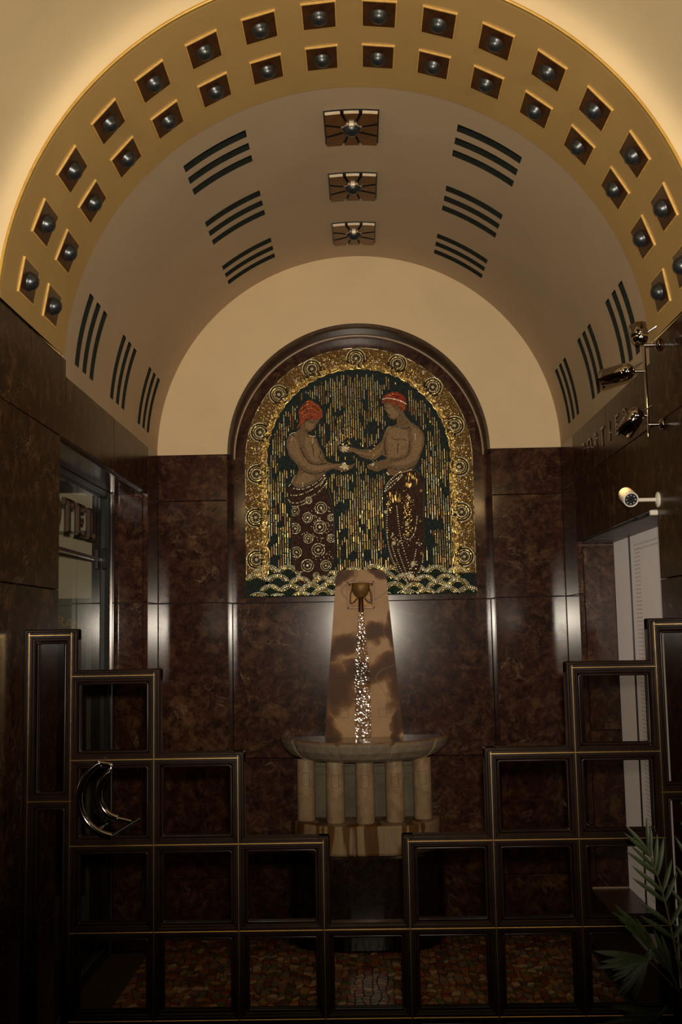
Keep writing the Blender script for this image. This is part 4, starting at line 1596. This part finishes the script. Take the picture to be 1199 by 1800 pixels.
for i, x in enumerate(XC):
    t = max(TOP[i-1] if i > 0 else 0, TOP[i] if i < 7 else 0)
    if i in (0, 7):
        bar_v(x, 0.02, 1.637)
    else:
        bar_v(x, 0.02, ZR[t])
for j, z in enumerate(ZR):
    i = 0
    while i < 7:
        if TOP[i] >= j:
            s = i
            while i < 7 and TOP[i] >= j:
                i += 1
            bar_h(z, XC[s], XC[i])
        else:
            i += 1
for i in range(7):
    for j in range(TOP[i]):
        pane(XC[i], XC[i+1], ZR[j], ZR[j+1])
for s in (-1, 1):
    xa, xb = (-1.107, -.966) if s < 0 else (.966, 1.107)
    xo = xa if s < 0 else xb
    bar_v(xo, 0.02, 1.637)
    for z in (.129, 1.095, 1.637):
        bar_h(z, xa, xb)
    pane(xa, xb, 1.095, 1.637)
    pane(xa, xb, .129, 1.095)
MB().bbox(-1.128, 1.128, YG-.02, YG+.02, 0, .112, .003).build('kick_plate', M_BRONZE, gs)
# crescent pull handle on the left leaf
hx, hz = -.800, 1.112
YH = YG-.075
ha = thing
a1_, a2_ = rad(118), rad(262)
o1 = [(hx+.124*math.cos(a1_+(a2_-a1_)*i/24), YH, hz+.124*math.sin(a1_+(a2_-a1_)*i/24)) for i in range(25)]
o2 = [(hx+.012+.072*math.cos(a1_+(a2_-a1_)*i/24), YH, hz+.012+.080*math.sin(a1_+(a2_-a1_)*i/24)) for i in range(25)]
h_ = MB().tube(o1, .0115, 12).build('door_handle', M_CHROME, gs)
MB().tube(o2, .0115, 12).build('inner_arc', M_CHROME, h_)
MB().tube([o1[-1], (hx+.045, YH, hz-.085), (hx+.072, YH, hz-.070)], .0065, 10).build('end_bar', M_CHROME, h_)
MB().tube([o2[-1], (hx+.045, YH, hz-.078)], .0065, 10).build('end_bar', M_CHROME, h_)
MB().tube([o1[0], (hx-.02, YH, hz+.104), o2[0]], .0065, 10).build('end_bar', M_CHROME, h_)
for p_ in (o1[4], o1[20]):
    MB().tube([p_, (p_[0], YG-.003, p_[2])], .007, 10).build('handle_stem', M_CHROME, h_)

# ------------------------------------------------------------------ chrome spotlights on the right wall
sl = thing('spotlight_rail', (W, 4.02, 2.33), 'vertical chrome rod with three swivelling cylindrical spotlights on the right marble wall', 'spotlight')
MB().tube([(1.092, 4.02, 2.335), (1.092, 4.02, 2.735)], .0062, 12).build('rod', M_CHROME, sl)
for z in (2.385, 2.69):
    b_ = MB().tube([(1.092, 4.02, z), (W-.008, 4.02, z)], .007, 10).build('bracket', M_CHROME, sl)
    MB().lathe([(.0005, 0), (.024, 0), (.024, .008), (.012, .016), (.0005, .016)], Matrix.Translation((W, 4.02, z)) @ Matrix.Rotation(-PI/2, 4, 'Y'), 20).build('rose', M_DKCHROME, b_)


def head(ball, dr, length, lit):
    ball = Vector(ball)
    dr = Vector(dr).normalized()
    T = Matrix.Translation(ball) @ dr.to_track_quat('Z', 'Y').to_matrix().to_4x4()
    R_ = .0315
    prof = [(.0005, -R_)]+[(R_*math.sin(t*PI/16), -R_*math.cos(t*PI/16)) for t in range(1, 9)]
    hd_ = MB().lathe(prof, T, 28).build('spotlight_head', M_CHROME, sl)
    MB().lathe([(R_, 0), (R_+.0015, .002), (R_+.0015, length), (R_-.001, length+.001), (R_-.003, length-.002), (R_-.003, .02)], T, 28).build('can', M_DKCHROME, hd_)
    MB().lathe([(.0005, length-.035), (.016, length-.034), (.027, length-.030)], T, 20).build('bulb', M_BULB if lit else M_DKCHROME, hd_)
    MB().tube([ball, (1.092, 4.02, ball.z)], .006, 10).build('swivel_arm', M_CHROME, hd_)
    # little locking lever
    side = Vector((.045, -.02, .026))
    MB().tube([ball+side*.6, ball+side*1.25], .0028, 8).build('lever', M_CHROME, hd_)
    if lit:
        p = ball+dr*(length-.02)
        l = lamp('spot_beam', 'SPOT', p, SPOT_W, (1.0, .58, .22), spot_size=rad(78), spot_blend=.6, shadow_soft_size=.022)
        l.rotation_mode = 'QUATERNION'
        l.rotation_quaternion = (-dr).to_track_quat('Z', 'Y')
        l.parent = hd_
        l.location = p-OFF[hd_]


head((1.078, 4.02, 2.722), (-.10, .15, 1.0), .050, False)
head((1.020, 4.02, 2.590), (-.66, .74, -.04), .105, True)
head((1.048, 4.02, 2.420), (-.42, .46, -.66), .080, True)

# ------------------------------------------------------------------ security camera
sc_ = thing('security_camera', (W, 4.138, 2.10), 'small white bullet security camera on a wall arm above the white window', 'camera')
MB().lathe([(.0005, 0), (.030, 0), (.030, .006), (.012, .012), (.0005, .012)], Matrix.Translation((W, 4.138, 2.114)) @ Matrix.Rotation(-PI/2, 4, 'Y'), 24).build('wall_plate', M_WPLAST, sc_)
MB().tube([(W-.008, 4.138, 2.114), (1.062, 4.138, 2.114)], .0075, 12).build('arm', M_WPLAST, sc_)
dr = Vector((-.02, -1.0, -.36)).normalized()
T = Matrix.Translation((1.037, 4.15, 2.128)) @ dr.to_track_quat('Z', 'Y').to_matrix().to_4x4()
bd_ = MB().lathe([(.0005, -.055), (.020, -.054), (.028, -.044), (.0295, -.03), (.0295, .048), (.0275, .052), (.0245, .052), (.0245, .044), (.0005, .044)], T, 32).build('housing', M_WPLAST, sc_)
MB().lathe([(.0240, .046), (.008, .0465)], T, 24).build('lens_face', M_BLACK, bd_)
MB().lathe([(.008, .0465), (.006, .050), (.0005, .052)], T, 16).build('lens', plain('lens_glass', (.01, .012, .02), .05), bd_)
for k_ in range(8):
    a = k_*PI/4
    c_ = T @ Vector((.0165*math.cos(a), .0165*math.sin(a), .0468))
    T2 = T.copy()
    T2.translation = c_
    MB().lathe([(.0032, 0), (.002, .0016), (.0003, .002)], T2, 8).build('led', plain('led_grey', (.35, .36, .42), .2, .3) if k_ == 0 else bpy.data.materials['led_grey'], bd_)
pg_ = thing('cable_plug', (1.14, 4.16, 2.066), 'small white cable plug under the security camera', 'plug')
MB().bbox(1.118, W, 4.15, 4.168, 2.056, 2.076, .003).build('body', M_WPLAST, pg_)
MB().tube([(1.118, 4.16, 2.066), (1.100, 4.18, 2.055), (1.075, 4.19, 2.050), (1.050, 4.18, 2.058), (1.037, 4.16, 2.085), (1.037, 4.15, 2.102)], .0022, 6).build('cable', M_BLACK, pg_)

# ------------------------------------------------------------------ palm in front of the screen
def leaflet_mesh(L, wd):
    m = MB()
    k = 7
    top, mid, bot = [], [], []
    for i in range(k+1):
        t = i/k
        ww_ = wd*(math.sin(PI*min(1, .12+t*.88))**.7 if t < 1 else 0.02)
        dz = -.16*L*t*t
        top.append((t*L, ww_, dz+.25*ww_))
        mid.append((t*L, 0, dz))
        bot.append((t*L, -ww_, dz+.25*ww_))
    vs = top+mid+bot
    n_ = k+1
    m.add(vs, [(i, i+1, n_+i+1, n_+i) for i in range(k)]+[(n_+i, n_+i+1, 2*n_+i+1, 2*n_+i) for i in range(k)], 0, True)
    me = bpy.data.meshes.new('leaflet')
    me.from_pydata(m.v, [], m.f)
    me.materials.append(M_LEAF)
    return me


LM = [leaflet_mesh(.115, .0075), leaflet_mesh(.15, .008), leaflet_mesh(.10, .0070)]
pa = thing('potted_palm', (.93, 3.22, 0), 'dark green palm with feathery fronds standing before the screen at right', 'plant')
MB().lathe([(.0005, 0), (.10, 0), (.13, .24), (.14, .25), (.14, .28), (.125, .28), (.12, .25), (.0005, .25)], Matrix.Translation((.93, 3.22, 0)), 28).build('pot', M_POT, pa)
MB().lathe([(.0005, .255), (.118, .252)], Matrix.Translation((.93, 3.22, 0)), 20).build('soil', M_SOIL, pa)
rp = random.Random(21)


def frond(pts, n_, start, spread, lm, tipfan=True):
    """rachis through pts with paired leaflets from parameter start"""
    q = [Vector(p) for p in pts]
    out = []
    for i in range(len(q)-1):
        p0, p1, p2, p3 = q[max(i-1, 0)], q[i], q[i+1], q[min(i+2, len(q)-1)]
        for s in range(8):
            t = s/8
            out.append(.5*((2*p1)+(-p0+p2)*t+(2*p0-5*p1+4*p2-p3)*t*t+(-p0+3*p1-3*p2+p3)*t**3))
    out.append(q[-1])
    k = len(out)
    fr = MB().tube(out, [.0055*(1-.7*i/(k-1)) for i in range(k)], 6).build('frond', M_STEM, pa)
    for i in range(n_):
        t = start+(1-start)*i/(n_-1)
        idx = min(int(t*(k-1)), k-2)
        p = out[idx]
        tg = (out[idx+1]-out[max(idx-1, 0)]).normalized()
        sd = tg.cross(Vector((0, -1, .35)).normalized()).normalized()
        for s in (-1, 1):
            an = spread*(1-.55*i/(n_-1))
            d = (tg*math.cos(an)+sd*s*math.sin(an)+Vector((0, rp.uniform(-.15, .05), rp.uniform(-.06, .04)))).normalized()
            up = d.cross(sd).normalized() if s > 0 else sd.cross(d).normalized()
            up = (Vector((0, -1, .4))-d*d.dot(Vector((0, -1, .4)))).normalized()
            yv = up.cross(d).normalized()
            T_ = Matrix((d, yv, up)).transposed().to_4x4()
            sc2 = rp.uniform(.85, 1.1)*(1-.35*abs(t-.45))
            T_ = T_ @ Matrix.Scale(sc2, 4)
            T_.translation = p
            inst('leaflet', LM[lm], fr, T_)


B0 = (.93, 3.22, .25)
frond([B0, (.90, 3.21, .55), (.85, 3.20, .85), (.805, 3.19, 1.0)], 8, .55, .75, 0)


def fan(base, a0_, a1_, n_, lm, mid):
    """a bent-over frond whose leaflets spread like a fan from its tip"""
    base = Vector(base)
    fr = MB().tube([B0, mid, base], [.005, .004, .0025], 6).build('frond', M_STEM, pa)
    for i in range(n_):
        a = rad(a0_+(a1_-a0_)*i/(n_-1)+rp.uniform(-3, 3))
        d = Vector((math.cos(a), rp.uniform(-.22, -.05), math.sin(a))).normalized()
        up = (Vector((0, -1, .3))-d*d.dot(Vector((0, -1, .3)))).normalized()
        T_ = Matrix((d, up.cross(d).normalized(), up)).transposed().to_4x4() @ Matrix.Scale(rp.uniform(.95, 1.2), 4)
        T_.translation = base-Vector((d.x, 0, d.z))*rp.uniform(-.02, .03)
        inst('leaflet', LM[lm], fr, T_)


fan((.765, 3.10, .725), 172, 252, 11, 0, (.90, 3.18, .58))
fan((.785, 3.08, .590), 168, 250, 10, 0, (.90, 3.15, .48))
fan((.86, 3.05, .56), 215, 300, 9, 0, (.92, 3.14, .45))
frond([B0, (.90, 3.20, .52), (.83, 3.16, .70), (.745, 3.12, .80)], 5, .6, .25, 0)
frond([B0, (.95, 3.23, .60), (.96, 3.24, .90), (.975, 3.26, 1.05)], 8, .45, .6, 1)
frond([B0, (.98, 3.14, .48), (1.0, 3.02, .62), (.98, 2.92, .64)], 9, .4, .9, 0)
frond([B0, (.94, 3.26, .50), (.98, 3.36, .66), (1.0, 3.42, .72)], 7, .5, .8, 2)

# ------------------------------------------------------------------ small broad-leaved plant at the lower left
pb = thing('leafy_pot_plant', (-.46, 3.2, 0), 'low broad-leaved green pot plant at the foot of the screen', 'plant')
MB().lathe([(.0005, 0), (.08, 0), (.105, .22), (.112, .23), (.112, .25), (.10, .25), (.096, .225), (.0005, .225)], Matrix.Translation((-.46, 3.2, 0)), 24).build('pot', M_POT, pb)
MB().lathe([(.0005, .23), (.096, .227)], Matrix.Translation((-.46, 3.2, 0)), 20).build('soil', M_SOIL, pb)


def broad_leaf(L, wd):
    m = MB()
    k, c_ = 8, 4
    vs = []
    for i in range(k+1):
        t = i/k
        ww_ = wd*(math.sin(PI*t**.75)**.8 if 0 < t < 1 else .002)
        for j in range(-c_, c_+1):
            u = j/c_
            vs.append((t*L, u*ww_, -.35*L*t*t+.18*ww_*u*u))
    n_ = 2*c_+1
    m.add(vs, [(i*n_+j, (i+1)*n_+j, (i+1)*n_+j+1, i*n_+j+1) for i in range(k) for j in range(2*c_)], 0, True)
    me = bpy.data.meshes.new('leaf')
    me.from_pydata(m.v, [], m.f)
    me.polygons.foreach_set('use_smooth', [True]*len(m.f))
    me.materials.append(M_LEAF2)
    return me


BL = broad_leaf(.14, .038)
for k_ in range(9):
    a = k_*2.4+.3
    el = rp.uniform(.5, 1.15)
    top = Vector((-.46+.05*math.cos(a), 3.2+.05*math.sin(a), rp.uniform(.34, .42)))
    s_ = MB().tube([(-.46, 3.2, .225), (-.46+.02*math.cos(a), 3.2+.02*math.sin(a), .33), top], .0035, 6).build('stem', M_LEAF2, pb)
    T_ = Matrix.Translation(top) @ Matrix.Rotation(a, 4, 'Z') @ Matrix.Rotation(-el, 4, 'Y')
    inst('leaf', BL, s_, T_)

# ------------------------------------------------------------------ warm spotlights of the entrance hall, left and right of the photographer's view
for sx, side in ((-1, 'left'), (1, 'right')):
    hs_ = thing('hall_spotlight', (sx*W, 2.0, 2.80), 'chrome wall spotlight on the %s side of the entrance hall' % side, 'spotlight', 'spotlights on the entrance hall walls')
    dr = Vector((-sx*.40, 1.0, .58)).normalized()
    ball = Vector((sx*1.06, 2.0, 2.82))
    T = Matrix.Translation(ball) @ dr.to_track_quat('Z', 'Y').to_matrix().to_4x4()
    R_ = .0315
    hd_ = MB().lathe([(.0005, -R_)]+[(R_*math.sin(t*PI/16), -R_*math.cos(t*PI/16)) for t in range(1, 9)], T, 28).build('spotlight_head', M_CHROME, hs_)
    MB().lathe([(R_, 0), (R_+.0015, .002), (R_+.0015, .045), (R_-.003, .044), (R_-.003, .02)], T, 28).build('can', M_DKCHROME, hd_)
    MB().lathe([(.0005, .040), (.016, .039), (.027, .034)], T, 20).build('bulb', M_BULB, hd_)
    MB().tube([ball, (sx*W, 2.0, 2.70)], .007, 10).build('bracket', M_CHROME, hs_)
    l = lamp('hall_beam', 'SPOT', ball+dr*.06, HALL_W, (1.0, .68, .33), spot_size=rad(112), spot_blend=.8, shadow_soft_size=.03)
    l.rotation_mode = 'QUATERNION'
    l.rotation_quaternion = (-dr).to_track_quat('Z', 'Y')
    l.parent = hd_
    l.location = ball+dr*.06-OFF[hd_]
